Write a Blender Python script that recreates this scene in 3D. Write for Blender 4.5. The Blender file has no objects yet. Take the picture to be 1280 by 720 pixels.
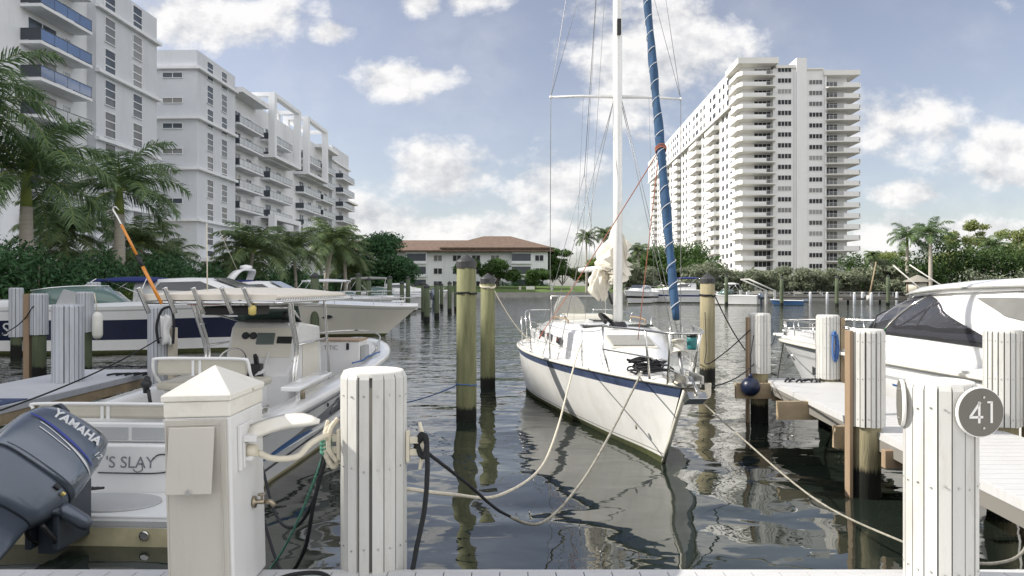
import bpy, bmesh, math, random
import numpy as np
from mathutils import Vector, Matrix
R = math.radians
rnd = random.Random(7)
SC = bpy.context.scene
COL = SC.collection

# ---------------------------------------------------------------- camera, sky, sun, exposure
EYE, FPX, HOR = 2.2, 900.0, 358.0
cam = bpy.data.cameras.new("camera"); cam_o = bpy.data.objects.new("camera", cam); COL.objects.link(cam_o)
cam_o.location = (0, 0, EYE); cam_o.rotation_euler = (R(90), 0, 0)
cam.sensor_width = 36; cam.lens = 36 * FPX / 1280; cam.shift_y = -2 / 1280
cam.clip_start = 0.05; cam.clip_end = 8000
SC.camera = cam_o
SUN_EL, SUN_AZ = 35.0, -4.0         # sun stands to the left and beyond the boats; the left apartment blocks shade the left half
sx, sy, sz = -math.cos(R(SUN_EL)) * math.cos(R(SUN_AZ)), -math.cos(R(SUN_EL)) * math.sin(R(SUN_AZ)), math.sin(R(SUN_EL))
sun = bpy.data.lights.new("sun", 'SUN'); sun_o = bpy.data.objects.new("sun", sun); COL.objects.link(sun_o)
sun.energy = 4.8; sun.angle = R(0.6); sun.color = (1.0, 0.95, 0.87)
sun_o.rotation_euler = Vector((sx, sy, sz)).to_track_quat('Z', 'Y').to_euler()
SC.view_settings.view_transform = 'Standard'; SC.view_settings.look = 'None'
SC.view_settings.gamma = 1; SC.view_settings.use_curve_mapping = False
SC.view_settings.exposure = 0.30

# clouds of the photographed sky: azimuth slope, elevation slope, radii (tangents, world directions)
CLOUDS = [(-.41, .375, .135, .052), (-.255, .352, .032, .018), (-.15, .287, .07, .028), (-.10, .155, .085, .046),
          (.065, .135, .07, .05), (.20, .315, .12, .10), (.555, .232, .085, .052), (.70, .18, .09, .06),
          (.545, .128, .05, .018), (-.13, .40, .03, .03), (-.04, .40, .05, .022), (-.32, .09, .26, .035), (.0, .07, .17, .035),
          (.62, .07, .25, .03), (-.6, .28, .13, .08), (-.15, .085, .14, .02), (.3, .62, .25, .12), (-.3, .75, .22, .1), (.9, .5, .2, .12)]

def make_world():
    w = bpy.data.worlds.new("World"); SC.world = w; w.use_nodes = True
    nt = w.node_tree; N, L = nt.nodes, nt.links
    for n in list(N): N.remove(n)
    def nd(t, **k):
        n = N.new(t)
        for a, b in k.items(): setattr(n, a, b)
        return n
    def val(s, x):
        if isinstance(x, (int, float)): s.default_value = x
        else: L.new(x, s)
    def mth(op, a, b=0, c=None, clamp=False):
        n = nd('ShaderNodeMath', operation=op, use_clamp=clamp); val(n.inputs[0], a); val(n.inputs[1], b)
        if c is not None: val(n.inputs[2], c)
        return n.outputs[0]
    sky = nd('ShaderNodeTexSky', sky_type='NISHITA', sun_disc=False)
    sky.sun_elevation = R(SUN_EL)
    sky.sun_rotation = math.atan2(sx, sy)
    sky.air_density = 1.0; sky.dust_density = 1.2; sky.ozone_density = 1.3
    hs = nd('ShaderNodeHueSaturation'); hs.inputs['Hue'].default_value = .514
    hs.inputs['Saturation'].default_value = .64; hs.inputs['Value'].default_value = 1.22
    L.new(sky.outputs[0], hs.inputs['Color'])
    tc = nd('ShaderNodeTexCoord'); sp = nd('ShaderNodeSeparateXYZ'); L.new(tc.outputs['Generated'], sp.inputs[0])
    yy = mth('MAXIMUM', mth('ABSOLUTE', sp.outputs[1]), .05)
    u = mth('DIVIDE', sp.outputs[0], yy); v = mth('DIVIDE', mth('ABSOLUTE', sp.outputs[2]), yy)
    cv = nd('ShaderNodeCombineXYZ'); L.new(u, cv.inputs[0]); L.new(mth('MULTIPLY', v, 1.35), cv.inputs[1])
    def noise(scale, detail, rough, off=0):
        n = nd('ShaderNodeTexNoise'); n.inputs['Scale'].default_value = scale; n.inputs['Detail'].default_value = detail
        n.inputs['Roughness'].default_value = rough
        mp = nd('ShaderNodeMapping'); mp.inputs['Location'].default_value = off if isinstance(off, tuple) else (off, off * .7, off * .3); L.new(cv.outputs[0], mp.inputs[0])
        L.new(mp.outputs[0], n.inputs['Vector']); return n.outputs['Fac']
    n1 = noise(10, 8, .60); n2 = noise(5, 5, .55, 3.1); n3 = noise(22, 5, .6, 9)
    puff = mth('MULTIPLY_ADD', n1, 3.4, -1.7)
    best = None; shade = None
    for (a, b, ra, rb) in CLOUDS:
        du = mth('DIVIDE', mth('SUBTRACT', u, a), ra); dv = mth('DIVIDE', mth('SUBTRACT', v, b), rb)
        d = mth('SQRT', mth('ADD', mth('MULTIPLY', du, du), mth('MULTIPLY', dv, dv)))
        m = mth('SUBTRACT', 1.0, d)
        best = m if best is None else mth('MAXIMUM', best, m)
    best = mth('MAXIMUM', best, -1.6)
    dens = mth('ADD', best, puff)
    rp = nd('ShaderNodeMapRange', interpolation_type='SMOOTHSTEP'); val(rp.inputs[0], dens)
    rp.inputs[1].default_value = -.30; rp.inputs[2].default_value = .55
    thin = nd('ShaderNodeMapRange', interpolation_type='SMOOTHSTEP'); val(thin.inputs[0], n2)
    thin.inputs[1].default_value = .42; thin.inputs[2].default_value = .75
    low = nd('ShaderNodeMapRange', interpolation_type='SMOOTHSTEP'); val(low.inputs[0], v)
    low.inputs[1].default_value = .22; low.inputs[2].default_value = .0
    veil = mth('MAXIMUM', mth('MULTIPLY', thin.outputs[0], .16), mth('MULTIPLY', low.outputs[0], mth('MULTIPLY_ADD', n2, .9, -.15)))
    fac = mth('MAXIMUM', mth('MULTIPLY', rp.outputs[0], .95), veil, clamp=True)
    nup = noise(10, 8, .60, (-.018, .030, 0))          # the same billows a little toward the sun: lit rims, shaded bases
    br = mth('MULTIPLY_ADD', mth('SUBTRACT', n1, nup), 3.2, mth('MULTIPLY_ADD', n2, .5, .50))
    cr = nd('ShaderNodeMix', data_type='RGBA'); val(cr.inputs[0], mth('MULTIPLY', br, 1, clamp=True))
    cr.inputs[6].default_value = (4.0, 4.2, 4.6, 1); cr.inputs[7].default_value = (8.3, 8.2, 8.1, 1)
    mx = nd('ShaderNodeMix', data_type='RGBA'); val(mx.inputs[0], fac); L.new(hs.outputs[0], mx.inputs[6]); L.new(cr.outputs[2], mx.inputs[7])
    # invented bright cloud bank over the sky behind the camera, added as fill light
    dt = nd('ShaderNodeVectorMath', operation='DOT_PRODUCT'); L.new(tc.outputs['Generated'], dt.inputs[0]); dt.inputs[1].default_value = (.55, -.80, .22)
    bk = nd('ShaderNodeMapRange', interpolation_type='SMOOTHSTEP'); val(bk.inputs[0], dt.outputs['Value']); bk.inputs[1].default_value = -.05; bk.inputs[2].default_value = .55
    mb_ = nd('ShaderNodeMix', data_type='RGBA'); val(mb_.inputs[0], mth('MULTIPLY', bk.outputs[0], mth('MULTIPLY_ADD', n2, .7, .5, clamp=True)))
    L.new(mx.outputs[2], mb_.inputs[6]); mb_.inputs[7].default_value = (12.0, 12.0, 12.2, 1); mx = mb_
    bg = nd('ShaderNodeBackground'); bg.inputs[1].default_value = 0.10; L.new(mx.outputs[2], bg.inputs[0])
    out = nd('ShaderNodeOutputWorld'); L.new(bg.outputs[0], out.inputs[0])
make_world()

# ---------------------------------------------------------------- materials
MATS = {}
def mat(name, col, rough=.5, metal=0., var=.0, vs=3., bump=0., bs=40., coat=0., spec=.5, stretch=(1, 1, 1), col2=None, trans=0., alpha=1., ior=1.45, isl=0., stain=None, blind=None):
    m = bpy.data.materials.new(name); m.use_nodes = True
    nt = m.node_tree; N, L = nt.nodes, nt.links; b = N['Principled BSDF']
    b.inputs['Base Color'].default_value = (*col, 1); b.inputs['Roughness'].default_value = rough
    b.inputs['Metallic'].default_value = metal; b.inputs['Coat Weight'].default_value = coat
    b.inputs['Specular IOR Level'].default_value = spec; b.inputs['IOR'].default_value = ior
    b.inputs['Transmission Weight'].default_value = trans; b.inputs['Alpha'].default_value = alpha
    tc = N.new('ShaderNodeTexCoord'); mp = N.new('ShaderNodeMapping'); mp.inputs['Scale'].default_value = stretch
    L.new(tc.outputs['Object'], mp.inputs[0])
    if var or isl:
        n = N.new('ShaderNodeTexNoise'); n.inputs['Scale'].default_value = vs; n.inputs['Detail'].default_value = 5; n.inputs['Roughness'].default_value = .65
        L.new(mp.outputs[0], n.inputs['Vector'])
        src = n.outputs['Fac']
        if isl:
            g = N.new('ShaderNodeNewGeometry'); mm = N.new('ShaderNodeMix'); mm.inputs[0].default_value = isl
            L.new(n.outputs['Fac'], mm.inputs[2]); L.new(g.outputs['Random Per Island'], mm.inputs[3]); src = mm.outputs[0]
        rp = N.new('ShaderNodeValToRGB'); L.new(src, rp.inputs[0])
        rp.color_ramp.elements[0].position = .28; rp.color_ramp.elements[1].position = .72
        if isl > .3: rp.color_ramp.elements[0].position = .1; rp.color_ramp.elements[1].position = .9
        c2 = col2 or tuple(min(1, c * (1 + var)) for c in col)
        c1 = col if col2 else tuple(c * (1 - var) for c in col)
        rp.color_ramp.elements[0].color = (*c1, 1); rp.color_ramp.elements[1].color = (*c2, 1)
        L.new(rp.outputs[0], b.inputs['Base Color'])
    if stain:
        sc_, am, cl, st_ = stain                     # blotches and runs of dirt with a shape of their own
        mp2 = N.new('ShaderNodeMapping'); mp2.inputs['Scale'].default_value = st_; mp2.inputs['Location'].default_value = (3.7, 1.9, .4); L.new(tc.outputs['Object'], mp2.inputs[0])
        n = N.new('ShaderNodeTexNoise'); n.inputs['Scale'].default_value = sc_; n.inputs['Detail'].default_value = 6; n.inputs['Roughness'].default_value = .7; L.new(mp2.outputs[0], n.inputs['Vector'])
        mr = N.new('ShaderNodeMapRange'); L.new(n.outputs['Fac'], mr.inputs[0]); mr.inputs[1].default_value = .50; mr.inputs[2].default_value = .74; mr.inputs[4].default_value = am
        mx = N.new('ShaderNodeMix'); mx.data_type = 'RGBA'; L.new(mr.outputs[0], mx.inputs[0]); mx.inputs[7].default_value = (*cl, 1)
        if b.inputs['Base Color'].links: L.new(b.inputs['Base Color'].links[0].from_socket, mx.inputs[6])
        else: mx.inputs[6].default_value = (*col, 1)
        L.new(mx.outputs[2], b.inputs['Base Color'])
    if blind:                                        # some panes have a drawn blind or curtain behind them
        oi = N.new('ShaderNodeObjectInfo'); g = N.new('ShaderNodeNewGeometry'); ad = N.new('ShaderNodeMath'); ad.operation = 'ADD'
        L.new(oi.outputs['Random'], ad.inputs[0]); L.new(g.outputs['Random Per Island'], ad.inputs[1])
        fr = N.new('ShaderNodeMath'); fr.operation = 'FRACT'; L.new(ad.outputs[0], fr.inputs[0])
        mr = N.new('ShaderNodeMapRange'); L.new(fr.outputs[0], mr.inputs[0]); mr.inputs[1].default_value = blind[0]; mr.inputs[2].default_value = 1.0; mr.inputs[4].default_value = .85
        mx = N.new('ShaderNodeMix'); mx.data_type = 'RGBA'; L.new(mr.outputs[0], mx.inputs[0]); mx.inputs[7].default_value = (*blind[1], 1)
        if b.inputs['Base Color'].links: L.new(b.inputs['Base Color'].links[0].from_socket, mx.inputs[6])
        else: mx.inputs[6].default_value = (*col, 1)
        L.new(mx.outputs[2], b.inputs['Base Color'])
    if bump:
        n = N.new('ShaderNodeTexNoise'); n.inputs['Scale'].default_value = bs; n.inputs['Detail'].default_value = 4
        L.new(mp.outputs[0], n.inputs['Vector'])
        bp = N.new('ShaderNodeBump'); bp.inputs['Strength'].default_value = 1; bp.inputs['Distance'].default_value = bump
        L.new(n.outputs['Fac'], bp.inputs['Height']); L.new(bp.outputs[0], b.inputs['Normal'])
    MATS[name] = m
    return m
def leafmat(name, c1, c2, rough=.5, tl=.25):
    m = mat(name, c1, rough, var=.1, vs=.6, col2=c2, isl=.55, spec=.35)
    nt = m.node_tree; N, L = nt.nodes, nt.links; b = N['Principled BSDF']; o = N['Material Output']
    t = N.new('ShaderNodeBsdfTranslucent'); mx = N.new('ShaderNodeMixShader'); mx.inputs[0].default_value = tl
    src = b.inputs['Base Color'].links[0].from_socket
    L.new(src, t.inputs[0]); L.new(b.outputs[0], mx.inputs[1]); L.new(t.outputs[0], mx.inputs[2]); L.new(mx.outputs[0], o.inputs[0])
    return m

gel = mat('gelcoat_white', (.79, .79, .78), .16, stain=(2.2, .16, (.50, .48, .42), (1, 1, .5)), var=.03, vs=1.5, coat=.3)
gel_old = mat('gelcoat_weathered', (.83, .825, .80), .3, stain=(2.6, .28, (.50, .45, .33), (1.2, 1.2, .35)), var=.07, vs=2.2, coat=.2)
gel_cream = mat('gelcoat_cream', (.72, .69, .60), .28, var=.04, vs=1.2, coat=.2)
gel_grey = mat('nonskid_grey', (.42, .43, .43), .6, var=.05, bump=.0008, bs=180)
nonskid = mat('nonskid_white', (.68, .69, .68), .6, var=.04, bump=.0008, bs=180)
navy = mat('gelcoat_navy', (.013, .018, .048), .2, var=.15, coat=.5)
navy_band = mat('faded_blue_band', (.055, .078, .145), .4, var=.35, vs=6)
bluegrey = mat('graphic_blue', (.03, .11, .30), .3)
greygr = mat('graphic_grey', (.22, .23, .25), .35)
blackgr = mat('graphic_black', (.012, .012, .014), .4)
slime = mat('waterline_growth', (.035, .045, .015), .75, var=.4, vs=12, col2=(.10, .11, .04), bump=.004, bs=60)
boot = mat('boot_stripe', (.30, .29, .25), .5, var=.3, vs=5)
canv_blue = mat('canvas_navy', (.022, .035, .15), .85, var=.15, vs=6, bump=.004, bs=14)
canv_sky = mat('canvas_blue', (.028, .072, .145), .85, var=.25, vs=9, bump=.008, bs=14, stretch=(1, 1, .5))
canv_cream = mat('sailcloth_cream', (.70, .66, .57), .85, var=.12, vs=6, bump=.01, bs=11)
canv_grey = mat('canvas_grey', (.27, .27, .25), .9, var=.12, vs=20, bump=.002, bs=120)
mesh_grey = mat('mesh_panel', (.16, .16, .15), .75, var=.15, vs=2)
top_cream = mat('t_top_canvas', (.80, .74, .64), .7, var=.03, vs=2)
vinyl = mat('vinyl_beige', (.52, .49, .41), .5, var=.05, vs=5)
alu = mat('polished_metal', (.78, .78, .77), .18, metal=1., var=.04, vs=8)
alu_mat = mat('mast_aluminium', (.80, .80, .78), .35, var=.05, vs=2, spec=.6)
steel = mat('stainless', (.62, .61, .58), .22, metal=1., var=.1, vs=9)
wire = mat('rigging_wire', (.30, .30, .30), .4, metal=.6)
dark = mat('dark_plastic', (.02, .021, .023), .45, var=.2, vs=9)
glass_d = mat('tinted_glass', (.035, .04, .045), .04, spec=.8, coat=.6)
glass_g = mat('greenish_glass', (.09, .15, .13), .06, spec=.7, coat=.4)
glass_see = mat('clear_windscreen', (.33, .33, .37), .02, trans=.9, ior=1.06)
win_glass = mat('window_glass', (.075, .09, .11), .12, spec=.5, var=.5, vs=.35, blind=(.55, (.36, .35, .32)))
win_tower = mat('tower_window_glass', (.022, .024, .028), .3, spec=.3, var=.5, vs=.2, blind=(.74, (.26, .255, .24)))
eng = mat('engine_paint', (.12, .145, .18), .2, metal=.5, coat=1., var=.06)
eng2 = mat('engine_lower_paint', (.095, .115, .145), .3, metal=.3, coat=.4, var=.08)
eng_dark = mat('engine_dark', (.035, .045, .06), .4, coat=.2, var=.2)
decal = mat('silver_decal', (.62, .63, .64), .3)
decal_b = mat('deep_blue_decal', (.02, .035, .25), .25, coat=.5)
pvc = mat('vinyl_cladding', (.52, .515, .485), .42, var=.06, vs=4, bump=.0006, bs=70, stretch=(6, 6, .6), col2=(.66, .655, .62), isl=.45, stain=(3.2, .45, (.30, .27, .21), (2.2, 2.2, .45)))
pvc_l = mat('vinyl_cap', (.78, .76, .70), .4, var=.05, vs=6)
pvc_g = mat('grey_cladding', (.40, .42, .45), .5, var=.06, vs=4, bump=.0006, bs=70, stretch=(6, 6, .6), col2=(.53, .55, .58), isl=.45, stain=(3.2, .4, (.24, .24, .22), (2.2, 2.2, .45)))
deckw = mat('composite_decking', (.54, .54, .535), .55, stain=(1.6, .18, (.34, .32, .28), (1, 1, 1)), var=.06, vs=3, bump=.0008, bs=60, stretch=(1, 8, 1))
gap_d = mat('gap_backing_board', (.20, .19, .17), .8)  # even dark tone for the backing behind cladding gaps and the lower fascia
ped_p = mat('pedestal_panel', (.50, .475, .42), .45, stain=(4, .25, (.30, .27, .21), (2, 2, .35)), var=.03, vs=2)
ped_w = mat('pedestal_white', (.72, .715, .70), .35, stain=(4, .22, (.38, .35, .28), (2, 2, .35)), var=.03, vs=2)
ped_c = mat('pedestal_cap', (.76, .73, .65), .4, stain=(7, .30, (.42, .38, .29), (1, 1, 1)), var=.02, vs=2)
cream = mat('cream_plastic', (.66, .61, .49), .45, var=.06, vs=14)
rope_c = mat('rope_cream', (.60, .55, .44), .9, var=.2, vs=40, bump=.002, bs=150)
rope_k = mat('rope_black', (.018, .019, .021), .85, var=.4, vs=60, bump=.002, bs=150)
rope_g = mat('rope_weathered', (.30, .28, .23), .9, var=.35, vs=18, bump=.002, bs=150)
rope_r = mat('rope_orange', (.42, .16, .10), .9, var=.2, vs=20)
rope_gn = mat('rope_green', (.10, .28, .20), .9, var=.3, vs=40)
rope_b = mat('rope_blue', (.07, .15, .36), .85, var=.2, vs=30)
brass = mat('bronze_tap', (.35, .30, .22), .35, metal=1., var=.2, vs=20)
sign_m = mat('sign_taupe', (.155, .145, .125), .5, var=.05, vs=4)
sign_w = mat('sign_white', (.82, .81, .77), .4)
lumber = mat('treated_lumber', (.26, .175, .105), .75, var=.22, vs=3, bump=.002, bs=20, stretch=(4, 4, .6), col2=(.32, .24, .16))
beamw = mat('grey_lumber', (.36, .28, .18), .8, var=.25, vs=3, bump=.002, bs=20)
orange = mat('gaff_orange', (.72, .27, .03), .25, coat=.6)
blackcap = mat('pile_cap_black', (.045, .045, .046), .55, var=.3, vs=8)
concrete = mat('seawall_concrete', (.36, .35, .32), .85, var=.15, vs=.8)
grass_m = mat('lawn', (.06, .11, .02), .9, var=.3, vs=.3, col2=(.12, .17, .04))
soil = mat('shore_ground', (.20, .19, .15), .95, var=.25, vs=.2)
stucco = mat('stucco_white', (.78, .79, .80), .8, stain=(.9, .22, (.42, .43, .43), (1, 1, .16)), var=.03, vs=.4, bump=.004, bs=8)
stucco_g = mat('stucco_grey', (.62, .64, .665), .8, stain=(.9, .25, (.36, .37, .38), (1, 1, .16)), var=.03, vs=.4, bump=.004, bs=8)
stucco_w = mat('tower_white', (.73, .73, .72), .8, stain=(.6, .18, (.46, .45, .42), (1, 1, .14)), var=.03, vs=.2)
stucco_c = mat('tower_cream', (.70, .69, .655), .8, var=.04, vs=.2)
rail_b = mat('balcony_glass_blue', (.10, .17, .33), .1, spec=.8, coat=.5, var=.2, vs=.3)
rail_d = mat('balcony_rail_dark', (.05, .06, .075), .3, spec=.6)
rail_w = mat('balcony_rail_pale', (.44, .46, .47), .3, spec=.7, coat=.3)
tile = mat('roof_tiles', (.115, .075, .055), .85, var=.3, vs=1.2, bump=.05, bs=3, col2=(.20, .14, .105))
bark_p = mat('palm_trunk', (.42, .38, .32), .85, var=.18, vs=2, bump=.01, bs=6, stretch=(1, 1, 6))
shaft = mat('palm_crownshaft', (.22, .27, .06), .5, var=.2, vs=2)
bark = mat('tree_bark', (.16, .13, .10), .9, var=.3, vs=3, bump=.02, bs=8)
leaf_roy = leafmat('royal_palm_leaf', (.075, .140, .064), (.21, .30, .130), tl=.4)
leaf_coc = leafmat('coconut_palm_leaf', (.070, .125, .055), (.22, .28, .125), tl=.35)
leaf_hedge = leafmat('hedge_leaf', (.026, .075, .030), (.080, .175, .065))
leaf_ficus = leafmat('dense_tree_leaf', (.035, .085, .020), (.115, .19, .05), tl=.35)
leaf_lite = leafmat('bright_tree_leaf', (.09, .15, .03), (.24, .30, .08), tl=.4)
leaf_yel = leafmat('yellow_green_leaf', (.15, .20, .06), (.34, .38, .15), tl=.45)
leaf_silv = leafmat('silver_bush_leaf', (.12, .15, .09), (.30, .33, .22))
leaf_far = leafmat('far_hedge_leaf', (.028, .065, .018), (.095, .155, .045), tl=.35)
fend_navy = mat('fender_navy', (.012, .018, .045), .35, var=.2)
fend_w = mat('fender_white', (.66, .65, .60), .4, var=.08, vs=6)
towel = mat('towel_white', (.72, .72, .70), .95, bump=.004, bs=40)
mat_blue = mat('mat_dark_blue', (.03, .05, .12), .6, var=.2)
red_m = mat('red_lifejacket', (.40, .03, .02), .7, var=.2)
yellow = mat('yellow_plastic', (.62, .50, .16), .5, var=.1)
screen = mat('instrument_screen', (.13, .16, .15), .2, coat=.5)
teal = mat('teal_lamp', (.03, .17, .17), .35)

def pile_mat(name, wood, wood2, wet_top):
    """greenish treated timber; tide band: wood soaked black below wet_top metres above the water"""
    m = mat(name, wood, .85, var=.2, vs=3.5, bump=.006, bs=25, stretch=(3.5, 3.5, .45), col2=wood2)
    nt = m.node_tree; N, L = nt.nodes, nt.links; b = N['Principled BSDF']
    src = b.inputs['Base Color'].links[0].from_socket
    g = N.new('ShaderNodeNewGeometry'); s = N.new('ShaderNodeSeparateXYZ'); L.new(g.outputs['Position'], s.inputs[0])
    nz = N.new('ShaderNodeTexNoise'); nz.inputs['Scale'].default_value = 9
    ad = N.new('ShaderNodeMath'); ad.operation = 'MULTIPLY_ADD'; L.new(nz.outputs['Fac'], ad.inputs[0]); ad.inputs[1].default_value = .16; L.new(s.outputs[2], ad.inputs[2])
    mr = N.new('ShaderNodeMapRange'); L.new(ad.outputs[0], mr.inputs[0]); mr.inputs[1].default_value = wet_top + .05; mr.inputs[2].default_value = wet_top + .11
    mx = N.new('ShaderNodeMix'); mx.data_type = 'RGBA'; L.new(mr.outputs[0], mx.inputs[0]); mx.inputs[6].default_value = (.012, .013, .010, 1)
    L.new(src, mx.inputs[7]); L.new(mx.outputs[2], b.inputs['Base Color'])
    return m
pilewood = pile_mat('pile_timber_olive', (.125, .132, .062), (.235, .235, .125), .22)
pilewood2 = pile_mat('pile_timber_pale', (.24, .205, .12), (.36, .32, .20), .30)
pilegreen = pile_mat('pile_timber_green', (.06, .085, .05), (.12, .14, .08), .35)

def water_mat():
    m = bpy.data.materials.new('harbour_water'); m.use_nodes = True
    nt = m.node_tree; N, L = nt.nodes, nt.links; b = N['Principled BSDF']
    b.inputs['Base Color'].default_value = (.016, .022, .017, 1); b.inputs['Roughness'].default_value = .015
    b.inputs['IOR'].default_value = 1.6; b.inputs['Specular IOR Level'].default_value = .8
    g = N.new('ShaderNodeNewGeometry')
    def nz(scale, sc, det, amt, dist=0):
        mp = N.new('ShaderNodeMapping'); mp.inputs['Scale'].default_value = sc; L.new(g.outputs['Position'], mp.inputs[0])
        n = N.new('ShaderNodeTexNoise'); n.inputs['Scale'].default_value = scale; n.inputs['Detail'].default_value = det; n.inputs['Roughness'].default_value = .45
        n.inputs['Distortion'].default_value = dist
        L.new(mp.outputs[0], n.inputs['Vector'])
        x = N.new('ShaderNodeMath'); x.operation = 'MULTIPLY'; L.new(n.outputs['Fac'], x.inputs[0]); x.inputs[1].default_value = amt
        return x.outputs[0]
    def add(a, c):
        x = N.new('ShaderNodeMath'); x.operation = 'ADD'; L.new(a, x.inputs[0]); L.new(c, x.inputs[1]); return x.outputs[0]
    sp = N.new('ShaderNodeSeparateXYZ'); L.new(g.outputs['Position'], sp.inputs[0])
    far = N.new('ShaderNodeMapRange'); L.new(sp.outputs[1], far.inputs[0]); far.inputs[1].default_value = 8; far.inputs[2].default_value = 26
    far.inputs[3].default_value = .06; far.inputs[4].default_value = 1.0
    rip = nz(2.6, (.8, 1.5, 1), 2.0, .046, .3)
    rm = N.new('ShaderNodeMath'); rm.operation = 'MULTIPLY'; L.new(rip, rm.inputs[0]); L.new(far.outputs[0], rm.inputs[1])
    h = add(add(nz(.52, (.85, 1.1, 1), 1.0, .105, .5), rm.outputs[0]), add(nz(1.7, (.9, 1.0, 1), 1.0, .011, .6), nz(8, (1, 1, 1), 1.0, .0005)))
    bp = N.new('ShaderNodeBump'); bp.inputs['Strength'].default_value = 1; bp.inputs['Distance'].default_value = 1.0
    L.new(h, bp.inputs['Height']); L.new(bp.outputs[0], b.inputs['Normal'])
    return m
water_m = water_mat()

# ---------------------------------------------------------------- mesh helpers
ROOT_M = {}
def at(px, py, Y): return Vector(((px - 640) / FPX * Y, Y, EYE - (py - HOR) / FPX * Y))
class MB:
    def __init__(s): s.v, s.f, s.m, s.s = [], [], [], []
    def add(s, vs, fs, mi=0, sm=False):
        o = len(s.v); s.v += [tuple(p) for p in vs]; s.f += [tuple(i + o for i in q) for q in fs]
        s.m += [mi] * len(fs); s.s += [sm] * len(fs); return s
    def bx(s, x0, x1, y0, y1, z0, z1, mi=0):
        return s.add([(x0, y0, z0), (x1, y0, z0), (x1, y1, z0), (x0, y1, z0), (x0, y0, z1), (x1, y0, z1), (x1, y1, z1), (x0, y1, z1)],
                     [(3, 2, 1, 0), (4, 5, 6, 7), (0, 1, 5, 4), (1, 2, 6, 5), (2, 3, 7, 6), (3, 0, 4, 7)], mi)
    def ob(s, c, d, rot=(0, 0, 0), mi=0):
        from mathutils import Euler
        M = Euler(rot).to_matrix(); x, y, z = d[0] / 2, d[1] / 2, d[2] / 2
        vs = [Vector(c) + M @ Vector(p) for p in [(-x, -y, -z), (x, -y, -z), (x, y, -z), (-x, y, -z), (-x, -y, z), (x, -y, z), (x, y, z), (-x, y, z)]]
        return s.add(vs, [(3, 2, 1, 0), (4, 5, 6, 7), (0, 1, 5, 4), (1, 2, 6, 5), (2, 3, 7, 6), (3, 0, 4, 7)], mi)
    def prism(s, poly, ax, lo, hi, mi=0):
        n = len(poly)
        def p(a, b, c): return {'x': (c, a, b), 'y': (a, c, b), 'z': (a, b, c)}[ax]
        vs = [p(a, b, lo) for a, b in poly] + [p(a, b, hi) for a, b in poly]
        return s.add(vs, [tuple(range(n)), tuple(range(2 * n - 1, n - 1, -1))] + [(i, (i + 1) % n, n + (i + 1) % n, n + i) for i in range(n)], mi)
    def tube(s, pts, r, n=8, mi=0, closed=False, lobes=0, pitch=.06):
        P = [Vector(p) for p in pts]; k = len(P)
        rr = r if isinstance(r, (list, tuple)) else [r] * k
        T = []
        for i in range(k):
            a, b = (P[(i - 1) % k], P[(i + 1) % k]) if closed else (P[max(i - 1, 0)], P[min(i + 1, k - 1)])
            d = b - a; T.append(d.normalized() if d.length > 1e-9 else Vector((0, 0, 1)))
        u = T[0].orthogonal().normalized(); vs = []; acc = 0
        for i in range(k):
            if i: acc += (P[i] - P[i - 1]).length
            u = (u - T[i] * u.dot(T[i]))
            u = u.normalized() if u.length > 1e-6 else T[i].orthogonal().normalized()
            w = T[i].cross(u)
            for j in range(n):
                a = 2 * math.pi * j / n; q = rr[i]
                if lobes: q *= .88 + .14 * abs(math.cos(lobes * .5 * (a + acc / pitch)))
                vs.append(P[i] + u * (q * math.cos(a)) + w * (q * math.sin(a)))
        fs = []
        for i in range(k if closed else k - 1):
            i2 = (i + 1) % k
            for j in range(n): fs.append((i * n + j, i * n + (j + 1) % n, i2 * n + (j + 1) % n, i2 * n + j))
        s.add(vs, fs, mi, n > 4)
        if not closed:
            o = len(s.v) - k * n
            s.f += [tuple(o + j for j in range(n - 1, -1, -1)), tuple(o + (k - 1) * n + j for j in range(n))]; s.m += [mi] * 2; s.s += [False] * 2
        return s
    def lathe(s, prof, c=(0, 0, 0), n=16, mi=0, ax='z', sm=True):
        vs = []
        for r, z in prof:
            for j in range(n):
                a = 2 * math.pi * j / n; x, y = r * math.cos(a), r * math.sin(a)
                q = {'z': (x, y, z), 'y': (x, z, y), 'x': (z, x, y)}[ax]
                vs.append((c[0] + q[0], c[1] + q[1], c[2] + q[2]))
        k = len(prof); fs = [(i * n + j, i * n + (j + 1) % n, (i + 1) * n + (j + 1) % n, (i + 1) * n + j) for i in range(k - 1) for j in range(n)]
        s.add(vs, fs, mi, sm); o = len(s.v) - k * n
        s.f += [tuple(o + j for j in range(n - 1, -1, -1)), tuple(o + (k - 1) * n + j for j in range(n))]; s.m += [mi] * 2; s.s += [False] * 2
        return s
    def loft(s, rings, mi=0, closed=True, caps=True, sm=True, mids=None):
        k, n = len(rings), len(rings[0]); vs = [p for r in rings for p in r]; fs = []; ms = []
        for i in range(k - 1):
            for j in range(n if closed else n - 1):
                fs.append((i * n + j, i * n + (j + 1) % n, (i + 1) * n + (j + 1) % n, (i + 1) * n + j)); ms.append(mids[j] if mids else mi)
        o = len(s.v); s.add(vs, fs, mi, sm); s.m[-len(fs):] = ms
        if caps:
            s.f += [tuple(o + j for j in range(n - 1, -1, -1)), tuple(o + (k - 1) * n + j for j in range(n))]; s.m += [mi] * 2; s.s += [False] * 2
        return s
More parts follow.
